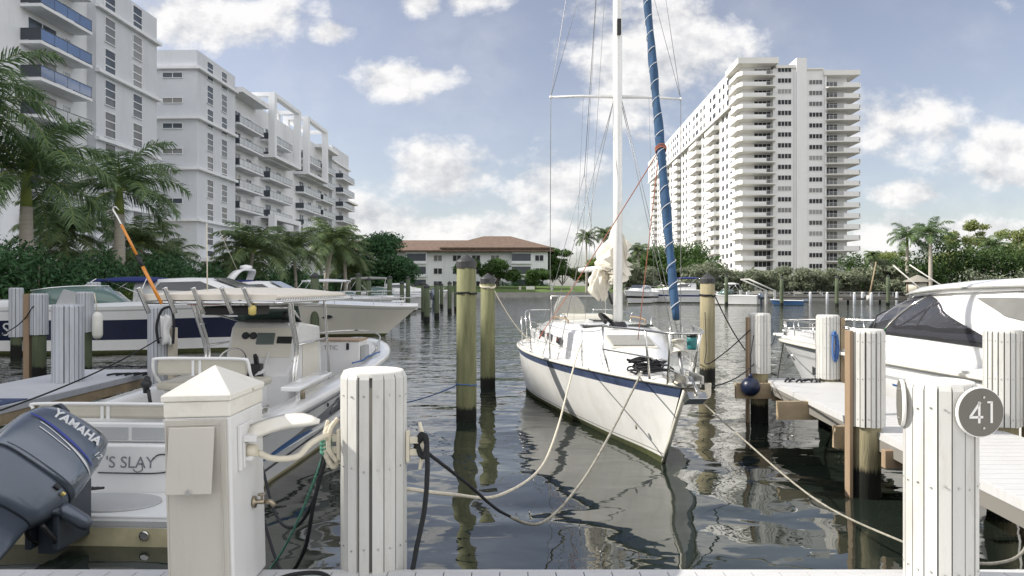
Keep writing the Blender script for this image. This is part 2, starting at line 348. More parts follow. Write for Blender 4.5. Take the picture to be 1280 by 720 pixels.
    def ball(s, c, r, n=12, mi=0, sc=(1, 1, 1)):
        k = max(6, n // 2 + 1)
        prof = [(math.sin(math.pi * i / k), -math.cos(math.pi * i / k)) for i in range(k + 1)]
        o = len(s.v); s.lathe([(max(a, .01), b) for a, b in prof], (0, 0, 0), n, mi)
        for i in range(o, len(s.v)):
            p = s.v[i]; s.v[i] = (c[0] + p[0] * r * sc[0], c[1] + p[1] * r * sc[1], c[2] + p[2] * r * sc[2])
        return s
    def xf(s, M, o=0):
        s.v[o:] = [tuple(M @ Vector(p)) for p in s.v[o:]]; return s
    def build(s, name, mats, parent=None, w=False, bevel=0, seg=2, fix=True, loc=None):
        me = bpy.data.meshes.new(name)
        vs = s.v
        if w and parent is not None:
            Mi = root_matrix(parent).inverted(); vs = [tuple(Mi @ Vector(p)) for p in vs]
        me.from_pydata(vs, [], s.f)
        if not isinstance(mats, (list, tuple)): mats = [mats]
        for m in mats: me.materials.append(m)
        me.polygons.foreach_set('material_index', s.m); me.polygons.foreach_set('use_smooth', s.s)
        if fix:
            b = bmesh.new(); b.from_mesh(me); bmesh.ops.recalc_face_normals(b, faces=b.faces); b.to_mesh(me); b.free()
        me.update()
        o = bpy.data.objects.new(name, me); COL.objects.link(o)
        if parent is not None: o.parent = parent
        if loc is not None: o.location = loc
        if bevel:
            md = o.modifiers.new('edge', 'BEVEL'); md.width = bevel; md.segments = seg; md.limit_method = 'ANGLE'; md.angle_limit = R(40)
            md.harden_normals = False
        return o
    def build_each(s, name, mats, parent=None, **k):
        """every connected piece as a part of its own"""
        p = list(range(len(s.v)))
        def fd(i):
            while p[i] != i: p[i] = p[p[i]]; i = p[i]
            return i
        for f in s.f:
            for i in f[1:]: p[fd(i)] = fd(f[0])
        gr = {}
        for n, f in enumerate(s.f): gr.setdefault(fd(f[0]), []).append(n)
        out = []
        for fl in gr.values():
            m = MB(); ids = sorted({i for n in fl for i in s.f[n]}); mp = {i: j for j, i in enumerate(ids)}
            m.v = [s.v[i] for i in ids]
            for n in fl: m.f.append(tuple(mp[i] for i in s.f[n])); m.m.append(s.m[n]); m.s.append(s.s[n])
            out.append(m.build(name, mats, parent, **k))
        return out
def root_matrix(o):
    M = Matrix.Identity(4)
    while o is not None:
        M = Matrix.LocRotScale(o.location, o.rotation_euler, o.scale) @ M; o = o.parent
    return M
def tag(o, label, cat, group=None, kind=None):
    o['label'] = label; o['category'] = cat
    if group: o['group'] = group
    if kind: o['kind'] = kind
    return o
def thing(name, label, cat, loc=(0, 0, 0), rz=0, group=None):
    o = bpy.data.objects.new(name, None); COL.objects.link(o); o.empty_display_size = .2
    o.location = loc; o.rotation_euler = (0, 0, rz); return tag(o, label, cat, group)
def setting(o): o['kind'] = 'structure'; return o
def dup(root, loc, rz=None, label=None, scale=None, group=None):
    r = root.copy(); COL.objects.link(r); r.location = loc
    if rz is not None: r.rotation_euler = (0, 0, rz)
    if scale: r.scale = (scale,) * 3 if isinstance(scale, (int, float)) else scale
    if label: r['label'] = label
    if group: r['group'] = group
    def rec(a, b):
        for ch in list(a.children):
            c = ch.copy(); COL.objects.link(c); c.parent = b; rec(ch, c)
    rec(root, r); return r
def inst(src, parent, loc):
    """another copy of a part (shared mesh) at a local place"""
    c = src.copy(); COL.objects.link(c); c.parent = parent; c.location = loc
    for ch in src.children:
        d = ch.copy(); COL.objects.link(d); d.parent = c
    return c
def text(name, s, size, m, parent, M, ext=.002, shear=0., spacing=1., bold=0., w=False):
    cu = bpy.data.curves.new(name, 'FONT'); cu.body = s; cu.size = size; cu.extrude = ext; cu.shear = shear; cu.space_character = spacing
    cu.align_x = 'CENTER'; cu.align_y = 'CENTER'; cu.offset = bold; cu.resolution_u = 4
    t = bpy.data.objects.new(name, cu); COL.objects.link(t)
    bpy.context.view_layer.update()
    me = bpy.data.meshes.new_from_object(t.evaluated_get(bpy.context.evaluated_depsgraph_get()))
    bpy.data.objects.remove(t)
    if w and parent is not None: M = root_matrix(parent).inverted() @ M
    me.transform(M); me.materials.clear(); me.materials.append(m); me.name = name
    o = bpy.data.objects.new(name, me); COL.objects.link(o); o.parent = parent
    return o
def frame(o, xa, ya):
    """matrix with local x along xa, y along ya, z = x cross y, origin o"""
    x = Vector(xa).normalized(); z = x.cross(Vector(ya)).normalized(); y = z.cross(x)
    M = Matrix((x, y, z)).transposed().to_4x4(); M.translation = Vector(o); return M
def bez(p0, p1, p2, p3, n=24):
    p0, p1, p2, p3 = map(Vector, (p0, p1, p2, p3))
    return [p0 * (1 - t) ** 3 + p1 * (3 * t * (1 - t) ** 2) + p2 * (3 * t * t * (1 - t)) + p3 * t ** 3 for t in [i / n for i in range(n + 1)]]
def spline(pts, n=8):
    P = [Vector(p) for p in pts]; P = [P[0] * 2 - P[1]] + P + [P[-1] * 2 - P[-2]]; o = []
    for i in range(1, len(P) - 2):
        a, b, c, d = P[i - 1:i + 3]
        for k in range(n):
            t = k / n
            o.append(.5 * ((2 * b) + (c - a) * t + (2 * a - 5 * b + 4 * c - d) * t * t + (3 * b - a - 3 * c + d) * t ** 3))
    o.append(P[-2]); return o
def sag(a, b, s, n=20):
    a, b = Vector(a), Vector(b)
    return [a.lerp(b, i / n) - Vector((0, 0, 4 * s * (i / n) * (1 - i / n))) for i in range(n + 1)]
def hull(mb, st, ts, mids, p=.6, zk=-.35):
    """st: stations (y_sheer, half_sheer, z_sheer, y_water, half_water, y_keel, half_keel); ts: heights 0..1 waterline to sheer"""
    rings = []
    for (ys, bs, zs, yw, bw, yk, bk) in st:
        half = [(bk, yk, zk)]
        for t in ts: half.append((bw + (bs - bw) * t ** p, yw + (ys - yw) * t, zs * t))
        rings.append([(-x, y, z) for x, y, z in reversed(half)] + half)
    n = len(ts)
    seg = list(mids) + [mids[-1]]
    ms = [mids[n - 1 - j] if j < n else (mids[0] if j == n else mids[j - n - 1]) for j in range(2 * n + 1)]
    mb.loft(rings, 0, closed=False, caps=False, mids=ms)
    r0 = rings[0]; o = len(mb.v); mb.v += r0; k = len(r0)
    for j in range(k // 2 - 1):
        mb.f.append((o + j, o + j + 1, o + k - 2 - j, o + k - 1 - j)); mb.m.append(ms[j]); mb.s.append(False)
    return mb
def deckm(mb, st, inset=0., dz=0., camber=.05, mi=0, fr=(-1, -.7, -.35, 0, .35, .7, 1)):
    rows = [[(f * max(b - inset, .01), y, z + dz + camber * (1 - f * f)) for f in fr] for (y, b, z) in st]
    mb.loft(rows, mi, closed=False, caps=False); return mb
SC.render.engine = 'CYCLES'
SC.cycles.use_denoising = True
SC.cycles.denoising_input_passes = 'RGB_ALBEDO_NORMAL'
SC.cycles.max_bounces = 7; SC.cycles.transparent_max_bounces = 6
SC.cycles.caustics_reflective = False; SC.cycles.caustics_refractive = False

# ================================================================ THE SETTING: water, shore
setting(MB().add([(-900, -300, 0), (900, -300, 0), (900, 1500, 0), (-900, 1500, 0)], [(0, 1, 2, 3)]).build('harbour_water', water_m))
LZ = 1.0
b = MB()                                    # one land sheet round the basin, out to the horizon, with the wall faces down to the bed
LA = [(-19.5, -200), (-19.5, 139), (24, 150), (30, 112), (150, 106), (150, -200)]
OUT = [(-4500, -200), (-4500, 5500), (1200, 6500), (2500, 6500), (5500, 5500), (5500, -200)]
n = len(LA)
b.add([(x, y, LZ) for x, y in LA] + [(x, y, LZ) for x, y in OUT], [(i, i + 1, n + i + 1, n + i) for i in range(n - 1)])
setting(b.build('ground', soil))
b = MB()                                    # seawall cap and face round the basin
def wallstrip(b, pts, z0, z1, th):
    for (x0, y0), (x1, y1) in zip(pts, pts[1:]):
        d = Vector((x1 - x0, y1 - y0, 0)); L_ = d.length; a = math.atan2(d.y, d.x)
        c = Vector(((x0 + x1) / 2, (y0 + y1) / 2, (z0 + z1) / 2))
        b.ob(c, (L_ + th, th, z1 - z0), (0, 0, a))
wallstrip(b, LA, -1.0, LZ + .015, .5)
o = b.build('seawall', concrete); tag(o, 'pale concrete seawall edging the basin below the lawn and hedges', 'seawall')
b = MB()
b.add([(-19.5, 139.3, LZ + .03), (24, 150.25, LZ + .03), (40, 168, 2.3), (-40, 168, 2.3), (60, 190, 2.3), (-60, 190, 2.3)], [(0, 1, 2, 3), (3, 2, 4, 5)])
o = setting(b.build('lawn', grass_m))
# quay ground right behind the camera
b = MB(); b.bx(-14, 14, -30, 1.18, -1.0, .66); setting(b.build('quay_ground', concrete))

# ================================================================ left apartment buildings (local y runs along the canal, local x faces it)
def winmesh(w, h, bars_h, bars_v=0, d=.10, fr=.07):
    """window facing +x, centred at 0: frame bars, recessed panes"""
    b = MB()
    b.bx(.002, d, -w / 2 - fr, -w / 2, -h / 2 - fr, h / 2 + fr); b.bx(.002, d, w / 2, w / 2 + fr, -h / 2 - fr, h / 2 + fr)
    b.bx(.002, d, -w / 2, w / 2, h / 2, h / 2 + fr); b.bx(.002, d + .05, -w / 2, w / 2, -h / 2 - fr, -h / 2)
    for k in range(bars_h):
        z = -h / 2 + h * (k + 1) / (bars_h + 1); b.bx(.012, d - .02, -w / 2, w / 2, z - .05, z + .05)
    for k in range(bars_v):
        y = -w / 2 + w * (k + 1) / (bars_v + 1); b.bx(.014, d - .022, y - .035, y + .035, -h / 2, h / 2)
    g = MB().bx(.004, .03, -w / 2, w / 2, -h / 2, h / 2)
    return b, g
WPROTO = {}
def window(parent, x, y, z, w, h, bh=1, bv=0, glass=None, face='x'):
    key = (w, h, bh, bv, face, (glass or win_glass).name)
    loc = (x, y, z)
    if key in WPROTO: return inst(WPROTO[key], parent, loc)
    f, g = winmesh(w, h, bh, bv)
    if face == '-y':
        M = Matrix.Rotation(R(-90), 4, 'Z'); f.xf(M); g.xf(M)
    if face == '-x':
        M = Matrix.Rotation(R(180), 4, 'Z'); f.xf(M); g.xf(M)
    o = f.build('window', stucco if face != 'T' else stucco, parent, loc=loc); g.build('pane', glass or win_glass, o)
    WPROTO[key] = o
    return o
def balcony(parent, y0, y1, z, p, glass, side=rail_d, h=1.05, x0=0., rail_front=None):
    o = MB().bx(x0 + .004, x0 + p, y0, y1, z - .26, z).build('balcony', stucco, parent, bevel=0)
    b = MB(); b.bx(x0 + p - .09, x0 + p - .05, y0 + .06, y1 - .06, z + .10, z + h - .06, 0)
    b.bx(x0 + .02, x0 + p - .1, y0 + .05, y0 + .09, z + .10, z + h - .06, 1)
    b.bx(x0 + .02, x0 + p - .1, y1 - .09, y1 - .05, z + .10, z + h - .06, 1)
    k = max(3, int((y1 - y0) / 1.5))
    for i in range(k + 1):
        y = y0 + .07 + (y1 - y0 - .14) * i / k; b.bx(x0 + p - .10, x0 + p - .04, y - .025, y + .025, z + .002, z + h - .06, 1)
    b.bx(x0 + p - .12, x0 + p - .03, y0 + .03, y1 - .03, z + h - .058, z + h, 1)
    b.bx(x0 + .02, x0 + p - .125, y0 + .03, y0 + .11, z + h - .058, z + h, 1)
    b.build('railing', [glass, side], o)
    return o
FL = [4.2 + 3.08 * k for k in range(9)]      # floor levels
RZL = -math.atan(.03)
bA = thing('apartment_building', 'tall white apartment block above the royal palms, blue glass balconies, cut by the frame', 'apartment building', (-42.73, 0, 0), RZL)
bA_wall = MB().bx(-16, 0, -14, 68.9, LZ - .5, 30.4).build('wall', stucco, bA)
MB().bx(-16, .9, 68.9, 80, LZ - .5, 31.9).build('tower_wall', stucco_g, bA)
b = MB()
for z in (29.1, 22.9, 16.4, 10.2): b.bx(.9, 1.35, 68.7, 80.3, z - .16, z + .16); b.bx(-16.2, .904, 80.0, 80.35, z - .16, z + .16)
b.build_each('cornice', stucco, bA)
for z in FL[:9]:
    window(bA, .9, 71.1, z + 1.55, 1.7, 2.35, 2, 0); window(bA, .9, 76.0, z + 1.55, 1.7, 2.35, 2, 0)
for i, z in enumerate(FL):
    balcony(bA, 59.9, 66.9, z, 1.8, rail_b if i > 6 else (rail_b if i > 4 else rail_w), rail_d)
    window(bA, .0, 62.6, z + 1.25, 3.6, 2.1, 0, 1, glass=win_glass); window(bA, 0, 55.6, z + 1.5, 2.6, 2.0, 2, 0)
    window(bA, 0, 65.9, z + 1.1, .8, 2.0, 0, 0, glass=rail_w)
    if i % 2 == 0: balcony(bA, 44, 51, z, 1.8, rail_b, rail_d)
MB().bx(0.002, 5.5, 46, 58, 4.0, 4.35).build('entrance_canopy', stucco, bA)
MB().bx(0.002, 6.5, 60, 79, 5.2, 5.6).build('entrance_canopy', stucco, bA)
MB().bx(5.0, 5.4, 76.5, 77, LZ, 5.19).build('column', stucco, bA); MB().bx(5.0, 5.4, 62, 62.5, LZ, 5.19).build('column', stucco, bA)

bB = thing('apartment_building', 'long white apartment block stepping away behind the coconut palms, with open square roof frames', 'apartment building', (-42.73, 0, 0), RZL)
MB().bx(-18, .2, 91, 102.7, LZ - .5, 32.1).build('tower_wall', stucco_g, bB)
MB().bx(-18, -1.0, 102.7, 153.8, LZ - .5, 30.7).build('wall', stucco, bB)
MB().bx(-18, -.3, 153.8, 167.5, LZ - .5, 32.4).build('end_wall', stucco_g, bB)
b = MB()
for z in (29.8, 23.5, 17.1, 10.6):
    b.bx(.2, .75, 90.55, 102.5, z - .17, z + .17); b.bx(-18.3, .204, 90.5, 91.0, z - .17, z + .17)
b.build_each('cornice', stucco, bB)
for i, z in enumerate(FL):
    window(bB, .2, 94.6, z + 1.5, 1.7, 2.3, 2); window(bB, .2, 98.9, z + 1.5, 1.7, 2.3, 2)
for z in (28.9, 25.7, 22.5, 19.3, 13.0): window(bB, -2.9, 91, z, 2.5, .62, 0, 1, face='-y')
b = MB(); b.bx(-1.0, 1.2, 102.9, 113.2, 30.0, 30.7); b.bx(-1.0, 1.2, 143.8, 153.7, 30.0, 30.7); b.bx(-.3, 1.6, 160, 169, 21.0, 21.4); b.bx(-.3, .2, 153.6, 167.8, 28.9, 29.2)
b.build_each('eave', stucco, bB)
def bay(y0, y1, levels, glass, p=1.6):
    for z in levels:
        balcony(bB, y0, y1, z, p, glass, rail_d, x0=-1.0)
        window(bB, -1.0, y0 + (y1 - y0) * .30, z + 1.15, 2.3, 2.05, 0, 1); window(bB, -1.0, y0 + (y1 - y0) * .76, z + 1.5, 1.9, 1.0, 0, 1)
bay(103.3, 112.6, FL[1:8], rail_w); bay(144.4, 153.2, FL[1:8], rail_w); 
bay(115.2, 126.0, FL[1:8], rail_w); bay(132.2, 142.8, FL[1:8], rail_w)
for z in FL[1:8]:
    balcony(bB, 156.5, 166.5, z, 1.7, rail_w, rail_d, x0=-.3); window(bB, -.3, 160, z + 1.15, 2.3, 2.05, 0, 1)
def portal(y0, y1, zt, zb, zl):
    """square open frame standing in front of the balconies and over the roof"""
    b = MB(); x0, x1 = -.98, 1.7; t = 1.0
    for ya, yb in ((y0, y0 + t), (y1 - t, y1)):
        b.bx(x1 - t, x1, ya, yb, zb, zt - .6); b.bx(x0 - 2, x0 - 2 + t, ya, yb, 30.72, zt - .6)
        b.bx(x0 - 2, x1, ya, yb, zt - .598, zt)
    b.bx(x1 - t, x1, y0 + t, y1 - t, zt - .598, zt); b.bx(x0 - 2, x0 - 2 + t, y0 + t, y1 - t, zt - .598, zt)
    b.bx(x0, x1 + .003, y0 - .003, y1 + .003, zb - .5, zb - .002)
    b.build('portal_frame', stucco, bB); b = MB()
    b.bx(x1 - t, x1, y0, y0 + t, LZ, zl - .8); b.bx(x1 - t, x1, y1 - t, y1, LZ, zl - .8); b.bx(x1 - t - .002, x1 + .002, y0 - .002, y1 + .002, zl - .798, zl)
    b.build('portal_frame', stucco, bB)
portal(114.2, 127.2, 33.0, 23.2, 13.6); portal(131.2, 144.0, 33.2, 23.2, 13.6)
MB().bx(.202, 6.0, 92, 103, 5.4, 5.9).build('entrance_canopy', stucco, bB)
for y in (95, 100): window(bB, .2, y, 3.2, 3.2, 3.0, 0, 1)

# ================================================================ right high-rise
RZT = -math.atan(.036)
tw = thing('apartment_tower', 'twenty-storey white residential tower across the basin with stacked corner balconies', 'apartment tower', (62.0 + .036 * 0, 193, 0), RZT)
ZT = [3.6 + 2.9 * k for k in range(20)]
MB().bx(0, 8.2, 2.5, 160, LZ, 61.6).build('wall', stucco_w, tw)
MB().bx(8.2, 14.2, .9, 40, LZ, 60.8).build('front_wall', stucco_w, tw)
MB().bx(14.2, 16.9, .3, 22, LZ, 63.4).build('stair_shaft', stucco_w, tw)
MB().bx(16.9, 22.0, .9, 40, LZ, 60.3).build('front_wall', stucco_w, tw)
MB().bx(22.0, 28.6, 3.0, 40, LZ, 59.2).build('recessed_wall', stucco_w, tw)
b = MB(); b.bx(-1.7, 9.0, -1.2, 12, 61.6, 63.2); b.bx(-1.0, 9.0, 12, 160.4, 61.6, 62.9); b.bx(21.5, 31.0, .2, 30, 58.7, 60.0)
b.bx(8.9, 14.2, .5, 12, 60.8, 61.6); b.bx(16.9, 21.49, .5, 12, 60.3, 60.7)
b.build_each('roof_slab', stucco_c, tw)
b = MB()
for x in (8.25, 13.95, 22.0): b.bx(x - .22, x + .22, .55, .9 if x < 22 else 3.0, LZ, 60.2)
b.build_each('pilaster', stucco_w, tw)
def tb(x0, x1, y0, y1, z, name='balcony', sm=stucco_c):
    b = MB().bx(x0, x1, y0, y1, z - .28, z)
    b.bx(x0, x1, y0, y0 + .14, z + .002, z + 1.0, 1); return b
PROTO_T = {}
def tpart(key, mk, loc):
    if key in PROTO_T: return inst(PROTO_T[key], tw, loc)
    PROTO_T[key] = o = mk(); o.location = loc; return o
def corner_balcony():
    b = MB().prism([(-1.6, 0.2), (-.6, -1.3), (7.6, -1.3), (8.6, -.4), (8.6, 2.6), (1.5, 2.6), (1.5, 8.5), (-1.6, 8.5)], 'z', -.28, 0)
    o = b.build('balcony', stucco_c, tw)
    b = MB(); P = [(-1.55, 8.45), (-1.55, .25), (-.57, -1.25), (5.6, -1.25)]
    for (xa, ya), (xb, yb) in zip(P, P[1:]):
        d = Vector((xb - xa, yb - ya, 0)); b.ob(((xa + xb) / 2, (ya + yb) / 2, .45), (d.length + .1, .12, .86), (0, 0, math.atan2(d.y, d.x)))
    b.build('parapet', stucco_w, o)
    b = MB(); b.bx(5.7, 8.5, -1.2, -1.14, .93, 1.0)
    for k in range(12): b.bx(5.7 + .25 * k, 5.74 + .25 * k, -1.19, -1.15, .002, .93)
    b.build('railing', rail_w, o)
    return o
def right_balcony():
    o = MB().prism([(21.9, 2.98), (21.9, -.4), (22.3, -.8), (30.2, -.8), (30.9, 0), (30.9, 8.5), (28.62, 8.5), (28.62, 2.98)], 'z', -.28, 0).build('balcony', stucco_c, tw)
    b = MB(); b.bx(26.2, 30.2, -.78, -.66, .002, 1.05); b.bx(30.75, 30.87, -.1, 8.4, .002, 1.05); b.build('parapet', stucco_w, o)
    b = MB(); b.bx(22.1, 26.2, -.76, -.70, .95, 1.02)
    for k in range(17): b.bx(22.1 + .25 * k, 22.14 + .25 * k, -.75, -.71, .002, .95)
    b.build('railing', rail_w, o)
    return o
def tglass(x0, x1, z0, z1, y, div):
    b = MB(); b.bx(x0, x1, y - .05, y - .01, z0, z1, 0)
    for k in range(div + 1):
        x = x0 + (x1 - x0) * k / div; b.bx(x - .05, x + .05, y - .09, y - .052, z0, z1, 1)
    b.bx(x0 - .05, x1 + .05, y - .10, y - .091, z0 - .1, z0, 1); b.bx(x0 - .05, x1 + .05, y - .10, y - .091, z1, z1 + .08, 1)
    return b
lite_glass = mat('blind_drawn_window', (.26, .26, .25), .3, spec=.6)
for i, z in enumerate(ZT):
    tpart('cb', corner_balcony, (0, 0, z)); 
    if i < 19: tpart('rb', right_balcony, (0, 0, z - .4))
    g = lite_glass if i in (3, 8, 17) else win_tower
    tpart('w1' + g.name, lambda: tglass(9.4, 13.0, 1.1, 2.3, .9, 4).build('window', [g, stucco_w], tw), (0, 0, z))
    if i < 19:
        g = lite_glass if i in (4, 6, 11) else win_tower
        tpart('w2' + g.name, lambda: tglass(17.7, 21.2, 1.1, 2.25, .9, 4).build('window', [g, stucco_w], tw), (0, 0, z - .5))
        tpart('d2', lambda: tglass(22.8, 26.0, .05, 2.2, 3.0, 3).build('window', [win_tower, stucco_w], tw), (0, 0, z - .4))
    tpart('d1', lambda: tglass(3.6, 8.0, .05, 2.4, 2.5, 4).build('window', [win_tower, stucco_w], tw), (0, 0, z))
# west face: bays of windows between ribs and bays of balconies, one mesh for the far repeats
b = MB(); rb = MB(); bal = MB()
wy = [12, 16.5, 21, 41, 45.5, 64, 69, 74, 79, 94, 99, 104, 121, 126, 131, 136, 150, 155]
by = [(25, 37), (49, 61), (83, 92), (108, 119), (139, 148)]
for y in [9.6] + [q + 2.2 for q in wy]: rb.bx(-.14, -.002, y - .3, y + .3, LZ, 53.2)
for i, z in enumerate(ZT):
    ox = -1.0 if i >= 17 else 0
    for y in wy:
        b.bx(ox - .06, ox - .004, y - 1.0, y + 1.0, z + .95, z + 2.3)
    for (a, c) in by:
        if i >= 17: b.bx(ox - .06, ox - .004, a + 1, a + 4.2, z + .9, z + 2.3); b.bx(ox - .06, ox - .004, a + 6.2, a + 8.5, z + .9, z + 2.3); continue
        bal.bx(-1.9, -.003, a, c, z - .28, z); bal.bx(-1.88, -1.74, a + .05, c - .05, z + .002, z + 1.0, 1); bal.bx(-1.738, -.004, a + .05, a + .19, z + .002, z + 1.0, 1)
        b.bx(-.06, -.004, a + 1.2, a + 4.4, z + .05, z + 2.3); b.bx(-.06, -.004, c - 3.4, c - 1.2, z + .9, z + 2.3)
o = b.build('window', win_tower, tw); o['kind'] = 'stuff'
o = bal.build('balcony', [stucco_c, stucco_w], tw); o['kind'] = 'stuff'
rb.build_each('pilaster', stucco_c, tw)
b = MB(); b.bx(-1.0, -.003, 12.02, 159.5, 52.9, 61.58); b.bx(-1.3, -1.002, 9.5, 159.9, 52.5, 52.9); b.build('penthouse_wall', stucco_w, tw)

# ================================================================ low building with the tiled roof on the far shore
lb = thing('low_building', 'three-storey white building with orange tiled hip roof across the canal', 'building', (-12, 170, LZ))
b = MB(); b.bx(-32, 20.2, 0, 16, 0, 9.3); b.bx(-12.9, -8.0, -1.2, -.002, 0, 9.3); b.bx(12, 20.4, -1.2, -.002, 0, 9.3); b.build('wall', stucco, lb)
def hip(b, x0, x1, y0, y1, z0, zr, run):
    ym = (y0 + y1) / 2
    b.add([(x0, y0, z0), (x1, y0, z0), (x1, y1, z0), (x0, y1, z0), (x0 + run, ym, zr), (x1 - run, ym, zr)], [(0, 1, 5, 4), (1, 2, 5), (2, 3, 4, 5), (3, 0, 4), (3, 2, 1, 0)])
    b.bx(x0 + .1, x1 - .1, y0 + .1, y1 - .1, z0 - .3, z0 - .002)
b = MB(); hip(b, -34, 22, -2.2, 18, 9.62, 12.6, 8); hip(b, -5, 21.6, -1.9, 17.7, 10.3, 13.6, 10)
b.build('roof', tile, lb)
for k, x in enumerate((-28.5, -10.4, 14.2)):
    for z in (.3, 3.35, 6.4):
        y = 0 if x == -28.5 else -1.2
        o = MB().bx(x - 2.2, x + 2.2, y - .04, y - .005, z + .5, z + 2.5).build('recess_shade_panel', rail_d, lb)  # flat dark panel, its colour stands for the shade of a balcony recess
        b = MB(); b.bx(x - 2.3, x + 2.3, y - .5, y - .41, z + .1, z + .75); b.bx(x - 2.3, x + 2.3, y - .409, y - .042, z + .1, z + .2); b.build('parapet', stucco, o)
for x in (-23, -18.5, -15, -5.5, -1, 3.5, 8, 18.4):
    for z in (1.3, 4.35, 7.4):
        tglass(x - 1.0, x + 1.0, z - .2, z + 1.1, -1.2 if x > 12 else 0, 2).build('window', [win_tower, stucco], lb)
# a further white block seen between the trees behind the low roof and the tower
fb = thing('low_building', 'plain pale building half hidden by bushes at the foot of the tower', 'building', (93, 196, LZ))
MB().bx(0, 7, 0, 30, 0, 5.2).build('wall', stucco, fb); MB().bx(-.4, 7.4, -.4, 30, 5.202, 5.6).build('roof', stucco_g, fb)
for x in (1.5, 4.2): tglass(x - .9, x + .9, 1.4, 3.2, 0, 2).build('window', [win_tower, stucco], fb)
# ================================================================ vegetation
def leaves(name, m, parent, blobs, n, size, seed, flat=.0, drop=None):
    """many small leaf faces spread through the volume of uneven blobs (cx,cy,cz,rx,ry,rz)"""
    g = np.random.default_rng(seed)
    vol = np.array([q[3] * q[4] * q[5] for q in blobs]) ** .75; pr = vol / vol.sum()
    k = g.choice(len(blobs), n, p=pr); B = np.array(blobs)[k]
    d = g.normal(size=(n, 3)); d /= np.linalg.norm(d, axis=1)[:, None]
    rad = g.random(n) ** .45; rad *= 1 + .16 * np.sin(7 * d[:, 0] + 3 * k) * np.cos(6 * d[:, 2] + k) + .12 * np.sin(13 * d[:, 1] + 2 * k)
    c = B[:, :3] + d * rad[:, None] * B[:, 3:6]
    nrm = d * .6 + g.normal(size=(n, 3)) * .7 + np.array([0, 0, .35]); nrm /= np.linalg.norm(nrm, axis=1)[:, None]
    t = np.cross(nrm, g.normal(size=(n, 3))); t /= np.linalg.norm(t, axis=1)[:, None]; u = np.cross(nrm, t)
    s = size * (.6 + .8 * g.random(n))[:, None]
    v = np.stack([c - t * s, c + u * s * .45 - nrm * s * .1, c + t * s, c - u * s * .45 - nrm * s * .1], 1).reshape(-1, 3)
    if drop is not None: v[:, 2] = np.maximum(v[:, 2], drop)
    me = bpy.data.meshes.new(name); me.from_pydata(v.tolist(), [], np.arange(n * 4).reshape(-1, 4).tolist()); me.materials.append(m); me.update()
    o = bpy.data.objects.new(name, me); COL.objects.link(o); o.parent = parent
    return o
def crown_blobs(R_, H, z0, k, seed, fl=.8):
    r = random.Random(seed); out = []
    for i in range(k):
        a = r.uniform(0, 6.28); q = R_ * math.sqrt(r.random()) * .75; s = R_ * r.uniform(.28, .5)
        zz = z0 + H * r.uniform(.15, .9) * (1 - .35 * (q / R_) ** 2)
        out.append((q * math.cos(a), q * math.sin(a), zz, s, s, s * fl * r.uniform(.6, 1)))
    return out
def tree(name, label, group, loc, R_, H, z0, k, n, size, m, seed, trunk_r=.2, fl=.75):
    t = thing(name, label, 'tree', loc, 0, group)
    b = MB(); r = random.Random(seed + 5)
    b.tube(spline([(0, 0, -.3), (r.uniform(-.1, .1), 0, z0 * .5), (r.uniform(-.2, .2), r.uniform(-.2, .2), z0 + H * .3)], 5), [trunk_r * (1 - .04 * i) for i in range(11)], 9)
    for i in range(6):
        a = i * 1.05 + r.random(); q = R_ * r.uniform(.45, .8)
        b.tube(bez((0, 0, z0 * .75), (q * .3 * math.cos(a), q * .3 * math.sin(a), z0 + H * .1), (q * .7 * math.cos(a), q * .7 * math.sin(a), z0 + H * .35), (q * math.cos(a), q * math.sin(a), z0 + H * r.uniform(.45, .75)), 7), [trunk_r * .5 * (1 - .1 * j) for j in range(8)], 6)
    b.build('trunk', bark, t)
    leaves('crown', m, t, crown_blobs(R_, H, z0, k, seed, fl), n, size, seed)
    return t
def palm_mesh(nf, L_, leaflet, up, seed, droop=1.0, nl=34, wl=.05, plume=.0):
    """fronds as curved ribs with two rows of narrow leaflets"""
    r = random.Random(seed); vs, fs = [], []; rib = MB()
    for i in range(nf):
        az = i * 2.39996 + r.uniform(-.2, .2); el = up - (up + .35) * ((i + .5) / nf) ** 1.1 + r.uniform(-.1, .1)
        l = L_ * r.uniform(.82, 1.08); hd = Vector((math.cos(az), math.sin(az), 0)); sd = Vector((-math.sin(az), math.cos(az), 0))
        pts = []; p = Vector((0, 0, 0)); e = el
        for k in range(13):
            pts.append(p.copy()); p = p + (hd * math.cos(e) + Vector((0, 0, math.sin(e)))) * (l / 12); e -= droop * (.06 + .014 * k) * (1.0 if math.cos(e) > .1 else .3)
        rib.tube(pts, [.035 * (1 - .065 * k) for k in range(13)], 4)
        for s_ in (-1, 1):
            for k in range(nl):
                t = .10 + .90 * (k + r.random() * .5) / nl; q = t * 12; a = min(int(q), 11); f = q - a
                c = pts[a].lerp(pts[a + 1], f); d = (pts[a + 1] - pts[a]).normalized()
                ll = leaflet * (.35 + 1.0 * math.sin(math.pi * min(1, .12 + t * .86)) ** .7) * r.uniform(.85, 1.1)
                lift = r.uniform(-.5, .5) * plume
                dr = (sd * s_ * .85 + d * .55 + Vector((0, 0, lift - .12))).normalized()
                m1 = c + dr * ll * .5; m2 = c + dr * ll + Vector((0, 0, -.28 * ll * r.uniform(.5, 1.2)))
                w = d * wl; o = len(vs)
                vs += [c - w * .6, c + w * .6, m1 + w, m1 - w, m2]; fs += [(o, o + 1, o + 2, o + 3), (o + 3, o + 2, o + 4)]
    return vs, fs, rib
PALMS = {}
